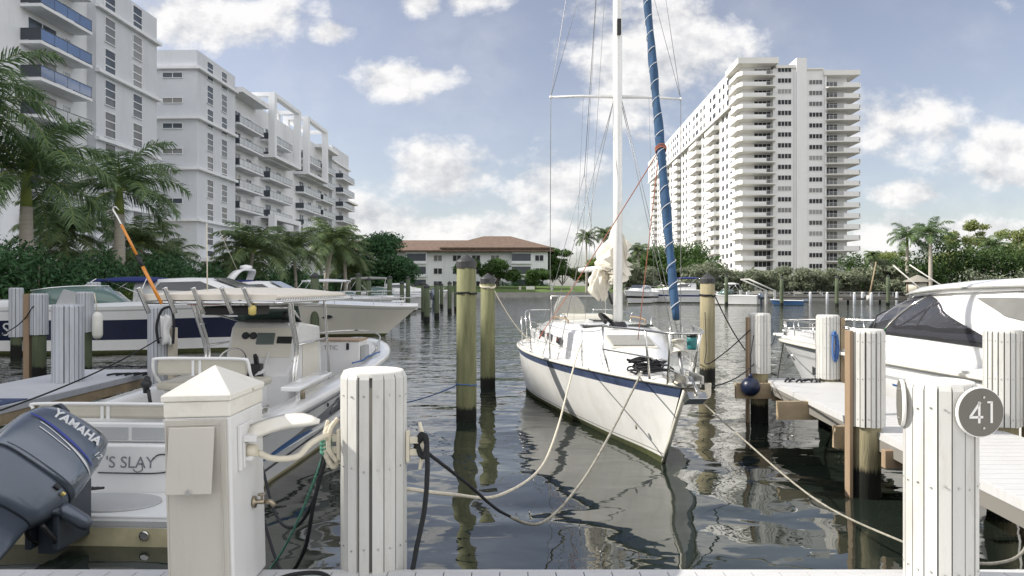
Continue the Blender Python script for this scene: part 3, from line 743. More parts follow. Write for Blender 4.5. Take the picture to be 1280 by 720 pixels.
def palm(kind, loc, hgt, scale, label, group, seed, lean=(0, 0), rz=0, tr=.22):
    t = thing(kind, label, 'palm', loc, rz, group)
    lx, ly = lean
    if kind == 'royal_palm':
        ax = spline([(0, 0, -.3), (lx * .2, ly * .2, hgt * .35), (lx * .6, ly * .6, hgt * .7), (lx, ly, hgt)], 6)
        n = len(ax); b = MB().tube(ax, [tr * (1.15 - .25 * abs(i / n - .35) - .12 * i / n) for i in range(n)], 14)
        b.build('trunk', bark_p, t)
        MB().tube([(lx, ly, hgt - .02), (lx, ly, hgt + .5), (lx, ly, hgt + 1.25), (lx, ly, hgt + 1.6)], [tr * .86, tr * .82, tr * .62, tr * .3], 14).build('crownshaft', shaft, t)
        top = hgt + 1.35
    else:
        ax = spline([(0, 0, -.3), (lx * .1, ly * .1, hgt * .3), (lx * .5, ly * .5, hgt * .7), (lx, ly, hgt)], 6)
        n = len(ax); MB().tube(ax, [tr * (1.25 - .5 * i / n) for i in range(n)], 12).build('trunk', bark_p, t)
        top = hgt
    vk = seed % 3
    key = (kind, vk, scale < .5)
    if key not in PALMS:
        if kind == 'royal_palm': vs, fs, rib = palm_mesh(18, 3.6, .72, 1.35, 11 + vk, 1.0, 70, .030, .9)
        elif kind == 'coconut_palm': vs, fs, rib = palm_mesh(22, 3.4, .80, 1.3, 31 + vk, .95, 50, .038, .4)
        else: vs, fs, rib = palm_mesh(26, 2.3, .6, 1.3, 51 + vk, 1.25, 22, .06, .2)
        mb = MB(); mb.add(vs, fs); o = len(mb.f); mb.add(rib.v, rib.f, 1)
        PALMS[key] = mb
    mb = PALMS[key]
    if not hasattr(mb, 'me'):
        c = mb.build('crown', [leaf_roy if kind == 'royal_palm' else leaf_coc, shaft], t, fix=False); mb.me = c.data
    else:
        c = bpy.data.objects.new('crown', mb.me); COL.objects.link(c); c.parent = t
    c.location = (lx, ly, top); c.scale = (scale,) * 3; c.rotation_euler = (0, 0, seed * 1.3)
    return t
GL = 'palms along the left bank'
palm('royal_palm', (-22.6, 33.5, LZ), 4.9, 1.3, 'stout royal palm with ringed trunk rising from the hedge under the blue glass balconies', GL, 1, tr=.29)
palm('royal_palm', (-22.9, 42.0, LZ), 5.4, 1.28, 'royal palm with pale trunk standing in front of the gap between the two white blocks', GL, 5, tr=.30)
palm('royal_palm', (-23.6, 31.0, LZ), 7.6, 1.3, 'tallest royal palm, only its hanging fronds in view before the lowest balconies', GL, 3, tr=.27)
palm('coconut_palm', (-26.5, 42.0, LZ), 4.2, .98, 'slim palm in the shade between the two stout royal palms', GL, 4, (.3, .2), tr=.16)
palm('coconut_palm', (-25.0, 49.0, LZ), 4.0, .92, 'slim coconut palm with low dense crown touching the royal palm at the gap', GL, 7, (-.3, 0), tr=.15)
palm('coconut_palm', (-21.2, 58.0, LZ), 3.9, 1.2, 'bushy coconut palm behind the cruiser with the radar arch', GL, 2, (.3, .1), tr=.16)
palm('coconut_palm', (-21.6, 72.0, LZ), 4.8, 1.15, 'coconut palm with slim trunk between the bushy palm and the leaning one', GL, 6, (-.3, .1), tr=.15)
palm('coconut_palm', (-21.8, 84.0, LZ), 6.2, 1.3, 'tall coconut palm with thick grey leaning trunk below the far balconies', GL, 8, (.9, .1), tr=.26)
palm('coconut_palm', (-20.8, 90.0, LZ), 5.4, 1.3, 'coconut palm just behind the leaning one, at the water end of the row', GL, 10, (-.2, 0), tr=.22)
palm('coconut_palm', (-24.6, 65.0, LZ), 2.6, .95, 'low young coconut palm set back against the apartment wall', GL, 11, (.2, 0), tr=.15)
palm('coconut_palm', (-26.0, 54.0, LZ), 3.0, .9, 'short palm with dark crown set back behind the hedge end', GL, 12, (.1, 0), tr=.15)
palm('coconut_palm', (-21.5, 95.0, LZ), 3.2, 1.25, 'low spreading palm at the foot of the last block\'s far end', GL, 13, (.1, 0), tr=.18)

def hedge(name, label, cat, a, b_, depth, z0, z1, m, n, size, seed, group=None, wob=.35):
    """a long clipped or rough mass of leaves as one thing, with stems"""
    a, b_ = Vector((a[0], a[1], 0)), Vector((b_[0], b_[1], 0)); L_ = (b_ - a).length; d = (b_ - a) / L_; nn = Vector((-d.y, d.x, 0))
    t = thing(name, label, cat, (a.x, a.y, z0), 0, group); r = random.Random(seed); bl = []
    k = int(L_ / (depth * .55)) + 2
    for i in range(k):
        for q in (0, 1, 2):
            p = d * (L_ * (i + r.uniform(-.3, .3)) / (k - 1)) + nn * r.uniform(-depth * .25, depth * .25)
            h = (z1 - z0) * (1 + r.uniform(-wob, wob * .4)); s = depth * r.uniform(.38, .6)
            bl.append((p.x, p.y, max(s * .5, (h - s * .6) * (.25 + .375 * q)), s, s, (z1 - z0) * .30))
    leaves('foliage', m, t, bl, n, size, seed, drop=.02)
    sb = MB()
    for i in range(k * 2):
        p = d * (L_ * i / (k * 2 - 1)) + nn * r.uniform(-.3, .3); sb.tube([(p.x, p.y, -.2), (p.x + r.uniform(-.2, .2), p.y, (z1 - z0) * .7)], [.05, .025], 5)
    sb.build('stem', bark, t)
    return t
hedge('tall_hedge', 'long dark green hedge behind the moored cruisers under the royal palms', 'hedge', (-21.4, 26), (-21.6, 47), 2.6, LZ, 4.1, leaf_hedge, 26000, .11, 3, wob=.2)
hedge('tall_hedge', 'dark hedge running on behind the bushy coconut palms towards the far bank', 'hedge', (-23.4, 47.5), (-23.8, 108), 3.4, LZ, 4.0, leaf_hedge, 26000, .17, 4)
hedge('low_bush', 'yellow-green low bush at the hedge foot below the stout ringed palm', 'bush', (-20.6, 28.5), (-20.4, 31.2), 1.0, LZ, 1.95, leaf_lite, 2600, .08, 9)
hedge('low_bush', 'yellow-green low bush behind the navy bimini', 'bush', (-20.5, 37), (-20.5, 40), 1.0, LZ, 2.3, leaf_lite, 2400, .08, 10)
hedge('garden_hedge', 'dark hedge at the foot of the three-storey building', 'hedge', (-4, 168), (8, 168), 2.6, LZ, 3.4, leaf_hedge, 4000, .2, 12)
GT = 'trees on the far shore'
def T(name, label, px, Y, zt, zb, R_, m, n, size, seed, k=9, fl=.75, tr=.2):
    X = (px - 640) / FPX * Y; return tree(name, label, GT, (X, Y, LZ), R_, zt - zb, zb - LZ, k, n, size, m, seed, tr, fl)
T('leafy_tree', 'round dark tree at the end of the palm row beside the tiled roof', 474, 104, 9.8, 1.2, 5.4, leaf_hedge, 26000, .22, 21, 30, .8)
T('leafy_tree', 'bright green tree before the low building, rising behind the tallest olive pile', 582, 160, 8.4, 3.2, 4.2, leaf_ficus, 6000, .25, 22)
T('leafy_tree', 'spreading green tree before the low building\'s middle, touching the bright one', 622, 158, 9.2, 3.6, 4.8, leaf_ficus, 8000, .25, 23)
T('leafy_tree', 'small round clipped tree at the low building\'s corner next to the lawn', 668, 155, 6.0, 2.4, 4.0, leaf_ficus, 7000, .22, 24, 8, .7)
T('leafy_tree', 'tall green tree beside the low building\'s hip end, towards the mast', 703, 172, 12.4, 3.0, 5.4, leaf_ficus, 8000, .3, 25)
T('leafy_tree', 'yellow-green tree seen between the sailboat\'s stays', 735, 176, 9.6, 2.4, 5.0, leaf_lite, 7000, .3, 26)
T('leafy_tree', 'green tree partly behind the flaked cream sail', 770, 170, 10.4, 2.4, 5.0, leaf_ficus, 7000, .3, 27)
T('broad_tree', 'wide domed dark green tree at the tower\'s foot, behind the furled blue headsail', 845, 150, 12.0, 3.2, 8.6, leaf_ficus, 22000, .3, 28, 22, .8, .4)
T('leafy_tree', 'dark tree beside the tower\'s foot, behind the tilted crane pole', 1092, 150, 6.4, 2.0, 4.4, leaf_hedge, 6000, .28, 29)
GB = 'silvery bushes along the far right quay'
sb = [(785, 112, 5.6), (806, 113, 5.2), (862, 112, 5.6), (893, 113, 6.2), (925, 112, 5.6), (957, 113, 5.2), (990, 112, 5.6), (1020, 113, 5.4), (1052, 112, 5.2), (1080, 113, 5.6), (1108, 112, 6.2), (1130, 110, 6.0)]
for i, (px, Y, zt) in enumerate(sb):
    X = (px - 640) / FPX * Y
    t = tree('silver_bush', ['silver-grey bush at the end of its row beside the cream sail bundle', 'silver-grey bush between the cream sail bundle and the blue sail sleeve', 'silver-grey bush rising just behind the pale wooden pile\'s black cap',
        'taller silver-grey bush below the tower\'s corner balconies', 'silver-grey bush behind the white boat with the raised engine', 'silver-grey bush behind the blue dinghy', 'silver-grey bush under the tower\'s stair shaft',
        'silver-grey bush under the tower windows beside the stair shaft, towards the cruiser', 'silver-grey bush under the tower\'s projecting side balconies', 'silver-grey bush between the side balconies and the tilted crane pole', 'tall silver-grey bush near the tilted crane pole', 'silver-grey bush ending its row, above the cruiser windscreen'][i],
        GB, (X, Y, LZ - .4), 3.0, zt - 1.0, .35, 16, 6500, .19, leaf_silv, 60 + i, .10, .8)
    t['category'] = 'bush'
hedge('rough_hedge', 'long tall green hedge rising above the white cruiser roof', 'hedge', (63, 112), (120, 106), 6.5, LZ, 9.6, leaf_far, 34000, .26, 71, wob=.3)
hedge('rough_hedge', 'lower dark hedge behind the two royal palms beside the thatched hut', 'hedge', (57, 120), (72, 122), 5.5, LZ, 7.6, leaf_far, 12000, .26, 72)
hedge('silver_hedge', 'low silver-grey hedge in front of the tall hedge above the cruiser roof', 'hedge', (66, 103), (90, 101), 3.0, LZ, 4.6, leaf_silv, 8000, .2, 73)
GY = 'thin yellow-green trees on the right shore'
for i, (px, Y, zt, r_, lb_) in enumerate([(1195, 135, 12.0, 3.0, 'thin yellow-green tree between the royal palms and the taller open tree'), (1222, 140, 15.0, 3.2, 'tall open yellow-green tree above the rough hedge, sky showing through'),
        (1255, 132, 12.5, 4.0, 'wide yellow-green tree above the rough hedge beside the tall open one'), (1285, 128, 13.5, 3.5, 'yellow-green tree above the cruiser roof, its crown cut by the frame'), (1172, 150, 10.0, 4.0, 'yellow-green tree behind the taller royal palm'), (1115, 155, 9.6, 4.0, 'pale yellow-green tree between the tower and the royal palms')]):
    tree('open_tree', lb_, GY, ((px - 640) / FPX * Y, Y, LZ), r_, zt - 3.0, 3.4, 14, 3600, .25, leaf_yel, 80 + i, .2, .8)
def farpalm(px, Y, zc, s, label, seed, name='royal_palm', tr=.24):
    X = (px - 640) / FPX * Y; palm(name, (X, Y, LZ), zc - LZ - (1.35 if name == 'royal_palm' else 0), s, label, 'palms on the far shore', seed, tr=tr)
farpalm(733, 140, 11.6, .82, 'lower slim palm of a pair between the mast and the low building', 14, 'coconut_palm', .17)
farpalm(755, 142, 12.4, .8, 'slim palm touching the sailboat mast, taller of its pair', 15, 'coconut_palm', .17)
farpalm(798, 140, 9.0, .8, 'small palm peeping out behind the cream sail bundle, towards the tower', 16, 'coconut_palm', .2)
farpalm(1134, 110, 9.6, 1.0, 'shorter of two royal palms above the cruiser roof, towards the tower', 17)
farpalm(1163, 106, 9.9, 1.0, 'taller of two royal palms above the cruiser roof, clear white trunk', 18)
farpalm(1090, 112, 7.0, .68, 'small fan-crowned palm between the tower and the two royal palms', 19, 'cabbage_palm', .2)
farpalm(1240, 116, 8.6, .9, 'low palm whose fronds stand out of the rough hedge', 20, 'coconut_palm', .2)
hut = thing('thatched_hut', 'small thatched hut roof showing above the white cruiser roof', 'hut', ((1147 - 640) / FPX * 100, 100, LZ + .3))
hut.scale = (.72, .72, .72)
MB().lathe([(2.6, 2.1), (2.3, 2.3), (1.1, 3.0), (.15, 3.45)], (0, 0, 0), 14, sm=False).build('roof', mat('thatch', (.27, .25, .21), .95, var=.3, vs=9, bump=.03, bs=12), hut)
b = MB()
for k in range(6): b.tube([(2.0 * math.cos(k * 1.047), 2.0 * math.sin(k * 1.047), 0), (2.0 * math.cos(k * 1.047), 2.0 * math.sin(k * 1.047), 2.2)], .09, 6)
b.build_each('post', lumber, hut); MB().lathe([(1.9, .0), (1.9, 2.0)], (0, 0, 0), 12).build('wall', vinyl, hut)
# ================================================================ docks
ZD = .70
def boards(b, x0, x1, y0, y1, z, th, w, along, g=.005):
    """boards laid side by side; along = direction in which the boards follow each other"""
    n = int(((x1 - x0) if along == 'x' else (y1 - y0)) / w)
    for i in range(n):
        if along == 'x': b.bx(x0 + i * w + g / 2, x0 + (i + 1) * w - g / 2, y0, y1, z - th, z)
        else: b.bx(x0, x1, y0 + i * w + g / 2, y0 + (i + 1) * w - g / 2, z - th, z)
dock = thing('main_dock', 'white board dock in front, only its far edge seen along the bottom of the photo', 'dock', (0, 2.5, ZD))
b = MB(); boards(b, -9, 10, -1.3, 1.29, 0, .035, .1465, 'x'); b.build('decking', deckw, dock)
b = MB(); b.bx(-9, 10, 1.292, 1.325, -.22, -.004); b.build('fascia', deckw, dock)
b = MB(); 
for y in (-.9, .2, 1.15): b.bx(-9, 10, y, y + .09, -.30, -.037)
b.build_each('joist', beamw, dock)
pr = thing('finger_pier', 'white board finger pier between the sailboat and the big white cruiser', 'pier', (4.3, 7.5, ZD))
def ql(y): return 3.55 + (y - 4.2) * .0796
def qr(y): return 5.02 + (y - 4.2) * .016
b = MB(); w = .1465; y = 3.86
while y < 11.7:
    for_y = (y + .0025, y + w - .0025)
    vs = [(ql(for_y[0]) - 4.3, for_y[0] - 7.5), (qr(for_y[0]) - 4.3, for_y[0] - 7.5), (qr(for_y[1]) - 4.3, for_y[1] - 7.5), (ql(for_y[1]) - 4.3, for_y[1] - 7.5)]
    b.prism(vs, 'z', -.035, 0); y += w
b.build('decking', deckw, pr)
b = MB()
for f, s_ in ((ql, -1), (qr, 1)):
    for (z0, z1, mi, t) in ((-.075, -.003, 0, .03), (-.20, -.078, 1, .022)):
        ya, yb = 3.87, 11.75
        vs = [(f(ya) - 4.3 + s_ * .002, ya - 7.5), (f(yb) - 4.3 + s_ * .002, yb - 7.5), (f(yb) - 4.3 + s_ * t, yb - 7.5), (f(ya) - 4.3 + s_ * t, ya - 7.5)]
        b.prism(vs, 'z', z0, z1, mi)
b.bx(ql(11.75) - 4.3, qr(11.75) - 4.3, 4.245, 4.28, -.19, -.003, 0)
b.build('fascia', [deckw, gap_d], pr)
b = MB()
for y in (-3, -1.3, .4, 2.1, 3.9): b.bx(-.75, .78, y, y + .08, -.28, -.037)
b.build_each('joist', beamw, pr)
o = MB().bx(3.80 - 4.3 - .12, 4.15 - 4.3 + .65, 7.42 - 7.5 - .32, 7.42 - 7.5 - .24, -.30, -.12).build('cross_beam', lumber, pr, bevel=.006)
MB().lathe([(.025, 0), (.025, .03)], (-.02, -.35, -.21), 8, ax='y').build('bolt', steel, o)
MB().bx(-.20, .45, 3.78, 3.86, -.30, -.12).build('cross_beam', lumber, pr, bevel=.006)
pl = thing('finger_pier', 'grey finger pier between the centre-console boat and the navy-striped motorboat', 'pier', (-7.1, 8.5, ZD))
b = MB(); boards(b, -.78, .7, -4.6, 4.5, 0, .035, .1465, 'y'); b.build('decking', mat('composite_grey', (.52, .53, .55), .55, var=.06, vs=3), pl)
b = MB(); b.bx(.702, .735, -4.6, 4.5, -.09, -.003, 0); b.bx(.702, .72, -4.6, 4.5, -.24, -.092, 1); b.bx(-.735, -.782, -4.6, 4.5, -.2, -.003, 0); b.bx(-.78, .735, 4.502, 4.54, -.2, -.003, 0); b.build('fascia', [pvc_g, beamw], pl)
b = MB()
for y in (-3, -1, 1, 3): b.bx(-.7, .7, y, y + .09, -.3, -.037)
b.build_each('joist', beamw, pl)
o = MB().bx(-6.95, -6.42, 8.35, 9.55, ZD + .002, ZD + .016).build('dock_mat', mat_blue, None, bevel=.004)
tag(o, 'dark blue mat with pale lettering lying on the grey pier', 'mat')
text('lettering', 'MARINA', .2, decal, o, frame((-6.66, 8.95, ZD + .0175), (0, 1, 0), (-1, 0, 0)), .0005)

def clad_pile(label, x, y, r, zt, zb, n=14, m=pvc, side=None, zlow=-1.2, cap=True, rot=0., group='clad dock piles', gapw=.009, screws=True, wood=pilegreen):
    t = thing('dock_pile', label, 'dock pile', (x, y, 0), rot, group)
    MB().lathe([(r * .80, zlow), (r * .78, zb + .3), (r * .78, zt - .06)], (0, 0, 0), 18).build('post', wood, t)
    b = MB(); gs = [gapw * rnd.choice((.55, .9, 1.3, 2.0)) for _ in range(n)]
    for i in range(n):                       # strips with narrow dark gaps, chamfered at the top
        g1, g2 = gs[i], gs[(i + 1) % n]; a0 = 2 * math.pi * i / n + g1 / r / 2; a1 = 2 * math.pi * (i + 1) / n - g2 / r / 2
        def ring(ro, z, ri): return [(ro * math.cos(a0), ro * math.sin(a0), z), (ro * math.cos(a1), ro * math.sin(a1), z), (ri * math.cos(a1), ri * math.sin(a1), z), (ri * math.cos(a0), ri * math.sin(a0), z)]
        j = .0015 * rnd.uniform(-1, 1)
        b.loft([ring(r + j, zb + rnd.uniform(-.004, .004), r - .025), ring(r + j, zt - .03, r - .025), ring(r - .012, zt - .004, r - .026)], 0, sm=False)
        if screws:
            am = (a0 + a1) / 2
            for z in (zt - .12, zt - .5, zt - .92):
                if z > zb + .03: b.ob(((r + .001) * math.cos(am), (r + .001) * math.sin(am), z + rnd.uniform(-.01, .01)), (.006, .007, .007), (0, 0, am), 1)
    b.lathe([(r - .0265, zb), (r - .0265, zt - .02)], (0, 0, 0), 24, 2)
    b.build('cladding', [m, steel, gap_d], t)
    MB().lathe([(r - .014, zt - .02), (r - .016, zt + .004), (r - .03, zt + .008), (.01, zt + .010)], (0, 0, 0), n, sm=False).build('cap', pvc_l if m is pvc else pvc_g, t)
    if side is not None:
        a, ww, th, z0, z1, mm = side
        o = MB().bx(r + .003, r + th, -ww / 2, ww / 2, z0, z1); o.xf(Matrix.Rotation(a, 4, 'Z')); o.build('rub_board', mm, t, bevel=.004)
    return t
def cleat(parent, a, r, z, m=cream, tilt=0.0, L_=.13, wgt=1.0):
    """horn cleat bolted upright to the side of the pile"""
    b = MB(); b.ob((r + .010, 0, z), (.02, .05, .17)); b.bx(r + .02, r + .075, -.016, .016, z - .05, z - .015); b.bx(r + .02, r + .075, -.016, .016, z + .015, z + .05)
    b.tube(spline([(r + .072, 0, z - L_), (r + .088, 0, z - .05), (r + .090, 0, z), (r + .088, 0, z + .05), (r + .072, 0, z + L_)], 5), [.009 + .008 * math.sin(math.pi * i / 20) for i in range(21)], 9)
    b.xf(Matrix.Rotation(a, 4, 'Z'))
    return b.build('cleat', m, parent, bevel=.003)
p1 = clad_pile('white clad pile on the front dock with a cream cleat on either side', -.755, 3.93, .178, 1.74, .2, 16, rot=.1)
cl1 = cleat(p1, R(0) - .1, .178, 1.33); cl2 = cleat(p1, R(180) - .1, .178, 1.34)
p41 = clad_pile('white clad pile on the front dock carrying the round slip number signs', 2.165, 3.64, .166, 1.72, .2, 17, rot=.05, gapw=.0075)
def sign(c, nrm, label, digits):
    t = thing('number_sign', label, 'sign', c, 0)
    M = frame((0, 0, 0), Vector((0, 0, 1)).cross(Vector(nrm)), (0, 0, 1))
    M = frame((0, 0, 0), Vector((-nrm[1], nrm[0], 0)), (0, 0, 1))
    b = MB().lathe([(.116, -.012), (.121, -.008), (.121, .004), (.116, .0065)], (0, 0, 0), 48, 1); b.lathe([(.1155, .0068), (.1155, .0085)], (0, 0, 0), 48, 0); b.xf(M)
    b.build('disc', [sign_m, sign_w], t)
    if digits:
        d4 = MB()                              # drawn 4 and 1, thin sans strokes
        def stroke(x0, y0, x1, y1, w=.0115):
            d = Vector((x1 - x0, y1 - y0, 0)); a = math.atan2(d.y, d.x); d4.ob(((x0 + x1) / 2, (y0 + y1) / 2, .0098), (d.length, w, .003), (0, 0, a))
        stroke(-.062, -.022, .008, -.022); stroke(-.058, -.020, -.006, .050); stroke(-.012, .052, -.012, -.051)
        d4.xf(M); d4.build('digit', sign_w, t)
        d4 = MB(); stroke(.052, .053, .052, -.051); stroke(.030, .049, .054, .0495, .009); d4.xf(M); d4.build('digit', sign_w, t)
    b = MB()
    for z in (.072, -.076): b.lathe([(.007, .0087), (.007, .0115), (.003, .013)], (.014, z, 0), 10)
    b.xf(M); b.build('screw', steel, t)
    return t
sign((2.165 + .085, 3.64 - .178, 1.595), (.10, -1, 0), 'round taupe sign reading 41 on a white clad pile', True)
sign((2.165 - .160, 3.64 + .072, 1.60), (-.93, .37, 0), 'blank round sign seen nearly edge-on, half behind the 41 pile', False)
WO = (R(180), .13, .055, -.9, 1.76, lumber)
clad_pile('white clad pile midway on the white pier, bare brown board up its side', 3.72, 7.55, .175, 1.745, .745, 21, side=(R(185), .10, .04, -1.0, 1.74, lumber), zlow=-1.5, wood=pilewood2)
clad_pile('white clad pile at the white pier\'s outer corner, hung with a navy ball fender', 4.02, 11.7, .175, 1.76, .80, 21, side=(R(185), .09, .04, -1.0, 1.70, lumber), zlow=-1.5, wood=pilewood2)
pc = clad_pile('white clad pile at the white pier\'s outer corner, hung with a blue coil', 5.02, 11.45, .178, 1.74, .74, 21, side=(R(-8), .12, .07, -.6, 1.70, beamw), wood=pilewood2)
clad_pile('white clad pile between the 41 pile and the cruiser, plain, grey board behind', 5.18, 7.6, .18, 1.745, .74, 21, side=(R(-20), .13, .08, -.6, 1.73, beamw), wood=pilewood2)
GLc = 'grey clad piles on the left'
clad_pile('thickest grey clad pile, standing on the grey pier before the navy stripe', -7.0, 11.35, .225, 1.91, .70, 20, m=pvc_g, group=GLc, screws=False)
clad_pile('grey clad pile on the grey pier draped with white towel and black strap', -5.98, 12.2, .18, 1.86, .3, 20, m=pvc_g, group=GLc, side=(R(0), .16, .10, -.6, 1.50, mat('cream_board', (.55, .50, .40), .7, var=.1)), screws=False)
clad_pile('grey clad pile in the water with brown board and green foot', -10.9, 16.6, .185, 2.03, 1.09, 19, m=pvc_g, group=GLc, side=(R(180), .15, .14, -.6, 2.03, lumber), screws=False)
clad_pile('grey clad pile just behind the thickest one, with a white fender', -9.85, 16.6, .19, 2.07, 1.15, 19, m=pvc_g, group=GLc, screws=False)
clad_pile('short-looking grey clad pile at the stern of the navy-striped boat', -15.7, 22.8, .2, 2.15, .6, 12, m=pvc_g, group=GLc, screws=False)
clad_pile('grey clad pile partly behind the windscreen of the navy-striped boat', -15.1, 26.0, .22, 2.35, .6, 12, m=pvc_g, group=GLc, screws=False)

def wood_pile(label, x, y, r, zt, m=pilewood, lean=(0, 0), group='mooring piles in the water', capm=blackcap, n=18):
    t = thing('mooring_pile', label, 'mooring pile', (x, y, 0), rnd.random(), group)
    b = MB(); b.lathe([(r * 1.05, -1.5), (r * 1.03, .3), (r * .99, zt * .6), (r * .97, zt)], (0, 0, 0), n); b.build('post', m, t)
    MB().lathe([(r * 1.03, zt - .10), (r * 1.05, zt + .005), (r * .95, zt + .03), (r * .02, zt + r * .85)], (0, 0, 0), n, sm=False).build('cap', capm, t)
    return t
def wrap(label, cx, cy, r, z, m, turns=2, th=.012, tilt=.05, tail=None, name='rope_wrap'):
    b = MB(); pts = []
    for i in range(turns * 18 + 1):
        a = 2 * math.pi * i / 18 - 1.2; pts.append((cx + r * math.cos(a), cy + r * math.sin(a), z + .02 * i / 18 + tilt * math.sin(a)))
    b.tube(pts, th, 6); 
    if tail: b.tube(tail, th, 6)
    o = b.build(name, m, None); return tag(o, label, 'rope')
wood_pile('tallest olive wooden mooring pile, black cone cap, dark rope ring near its top', -.755, 11.9, .163, 2.60)
wood_pile('olive wooden mooring pile with black cone cap, white line round its top', -.53, 15.75, .158, 2.36)
wood_pile('pale wooden mooring pile with black cap beyond the sailboat\'s pulpit', 4.56, 16.8, .172, 2.37, pilewood2)
wrap('dark rope ring tied round the nearer olive pile', -.755, 11.9, .172, 2.08, rope_k, 1, .016, .0)
wrap('thin blue rope tied low round the nearer olive pile', -.755, 11.9, .172, .58, rope_b, 1, .010, .0, tail=sag((-.9, 11.85, .58), (-3.0, 13.5, .0), .15))
o = wrap('pale mooring line looped round the farther olive pile and led to the sailboat\'s quarter', -.53, 15.75, .168, 2.20, rope_c, 2, .013, .05, tail=sag((-.38, 15.65, 2.1), (.42, 15.6, 1.0), .12))
wrap('dark rope tied round the pale wooden pile and led down to the water', 4.56, 16.8, .18, 1.98, rope_k, 2, .014, .02, tail=sag((4.72, 16.7, 1.95), (6.4, 17.4, .05), .35))
# fenders
t = thing('ball_fender', 'navy blue ball fender hanging from a corner pile of the white pier', 'fender', (3.76, 11.35, .62))
MB().ball((0, 0, 0), .15, 18).build('body', fend_navy, t); MB().lathe([(.045, .13), (.03, .2), (.012, .21)], (0, 0, 0), 10).build('eye', fend_navy, t); MB().tube([(0, 0, .2), (.02, .05, .5), (.1, .15, .8)], .008, 6).build('lanyard', rope_k, t)
t = thing('fender', 'white cylinder fender hanging beside the grey pile in front of the navy stripe', 'fender', (-9.5, 16.5, 1.3))
MB().lathe([(.02, -.32), (.09, -.27), (.11, -.2), (.11, .2), (.09, .27), (.02, .32)], (0, 0, 0), 14).build('body', fend_w, t); MB().tube([(0, 0, .3), (-.1, .05, .75)], .012, 6).build('lanyard', rope_c, t)
# blue coil on the outer right pile
b = MB()
for k in range(7):
    pts = []; 
    for i in range(25):
        a = 2 * math.pi * i / 24; pts.append((5.03 + (.028 + .004 * k) * math.cos(a) + .004 * k, 11.45 - .20 - .012 * (k % 3), 1.30 - .01 * k + (.20 + .01 * (k % 4)) * math.sin(a)))
    b.tube(pts, .008, 6)
b.tube([(4.98, 11.24, 1.45), (5.08, 11.22, 1.44)], .014, 6)
tag(b.build('rope_coil', rope_b, None), 'small blue rope coil hung on a corner pile of the white pier', 'rope')
b = MB()
for k in range(8):
    a = k * .8; b.tube(sag((4.25 + .08 * k, 11.2 + .05 * math.sin(k * 2), ZD + .02), (4.4 + .07 * k, 11.35 + .1 * math.cos(k), ZD + .03), -.015, 8), .016, 6)
tag(b.build('rope_heap', rope_k, None), 'black rope lying in a heap at the outer end of the white finger pier', 'rope')
b = MB()
for k in range(5):
    b.tube(sag((-6.75 + .15 * k, 12.0, ZD + .02), (-6.6 + .12 * k, 12.2 + .05 * k, ZD + .02), -.01, 6), .016, 6)
tag(b.build('rope_heap', rope_k, None), 'dark rope lying at the outer end of the grey pier', 'rope')
# towel and strap on the outer left pile
t = thing('hung_towel', 'white towel hung over a clad pile at the grey pier\'s outer end', 'towel', (-5.75, 12.02, 1.5))
b = MB(); rows = []
for i in range(10):
    z = .22 - .055 * i; rows.append([(-.10 + .02 * j * (1 + .2 * math.sin(i)), -.03 * math.cos(j * 1.1 + i * .3) - .02, z - .02 * math.sin(j)) for j in range(9)])
b.loft(rows, closed=False, caps=False); o = b.build('cloth', towel, t); md = o.modifiers.new('thick', 'SOLIDIFY'); md.thickness = .02
b = MB()
for dx in (-.13, .11): b.tube(spline([(dx, -.04, -.25), (dx * 1.2, -.06, 0), (dx, -.03, .2), (dx * .6, 0, .32), (0, .05, .36)], 5), .022, 7)
tag(b.build('black_strap', rope_k, None, loc=(-5.75, 12.02, 1.5)), 'black padded strap looped beside the white towel on the grey pile', 'strap')

# ================================================================ power pedestal
pd = thing('power_pedestal', 'white shore-power pedestal with pyramid cap on the front dock', 'power pedestal', (-1.47, 3.63, ZD), 0)
pd.rotation_euler = (0, R(-1.4), 0)
W2, D2 = .162, .228
def pb(x0, x1, y0, y1, z0, z1, name, m, par=pd, bev=.004): return MB().bx(x0, x1, y0, y1, z0, z1).build(name, m, par, bevel=bev)
body = pb(-W2 + .006, W2 - .006, -D2 + .01, D2 - .006, 0, .88, 'body', ped_w, bev=.01)
pb(-W2 + .004, W2 - .004, -D2 + .004, D2 - .004, .8805, .955, 'neck', ped_c, bev=.006)
b = MB(); z0, z1, z2 = .957, .985, 1.015
b.add([(-W2 - .004, -D2 - .004, z0), (W2 + .004, -D2 - .004, z0), (W2 + .004, D2 + .004, z0), (-W2 - .004, D2 + .004, z0), (-W2 - .004, -D2 - .004, z1), (W2 + .004, -D2 - .004, z1), (W2 + .004, D2 + .004, z1), (-W2 - .004, D2 + .004, z1), (0, 0, 1.105)],
      [(3, 2, 1, 0), (0, 1, 5, 4), (1, 2, 6, 5), (2, 3, 7, 6), (3, 0, 4, 7), (4, 5, 8), (5, 6, 8), (6, 7, 8), (7, 4, 8)])
cp = b.build('cap', ped_c, pd, bevel=.004); MB().bx(W2 + .0045, W2 + .007, .05, .07, .962, .974).build('screw', steel, cp)
fp = pb(-W2 + .012, W2 - .022, -D2 - .006, -D2 + .0099, .02, .872, 'front_panel', ped_p)
b = MB(); b.bx(-W2 + .022, W2 - .05, -D2 - .010, -D2 - .0062, .845, .853); b.bx(-W2 + .02, -W2 + .024, -D2 - .010, -D2 - .0062, .05, .845); b.bx(W2 - .048, W2 - .044, -D2 - .010, -D2 - .0062, .05, .845); b.build('rim', ped_p, fp)
b = MB().prism([(0, 0), (-.055, -.30), (-.067, -.30), (-.012, 0)], 'x', -.12, .093)   # lid hinged at the top, hanging open a little
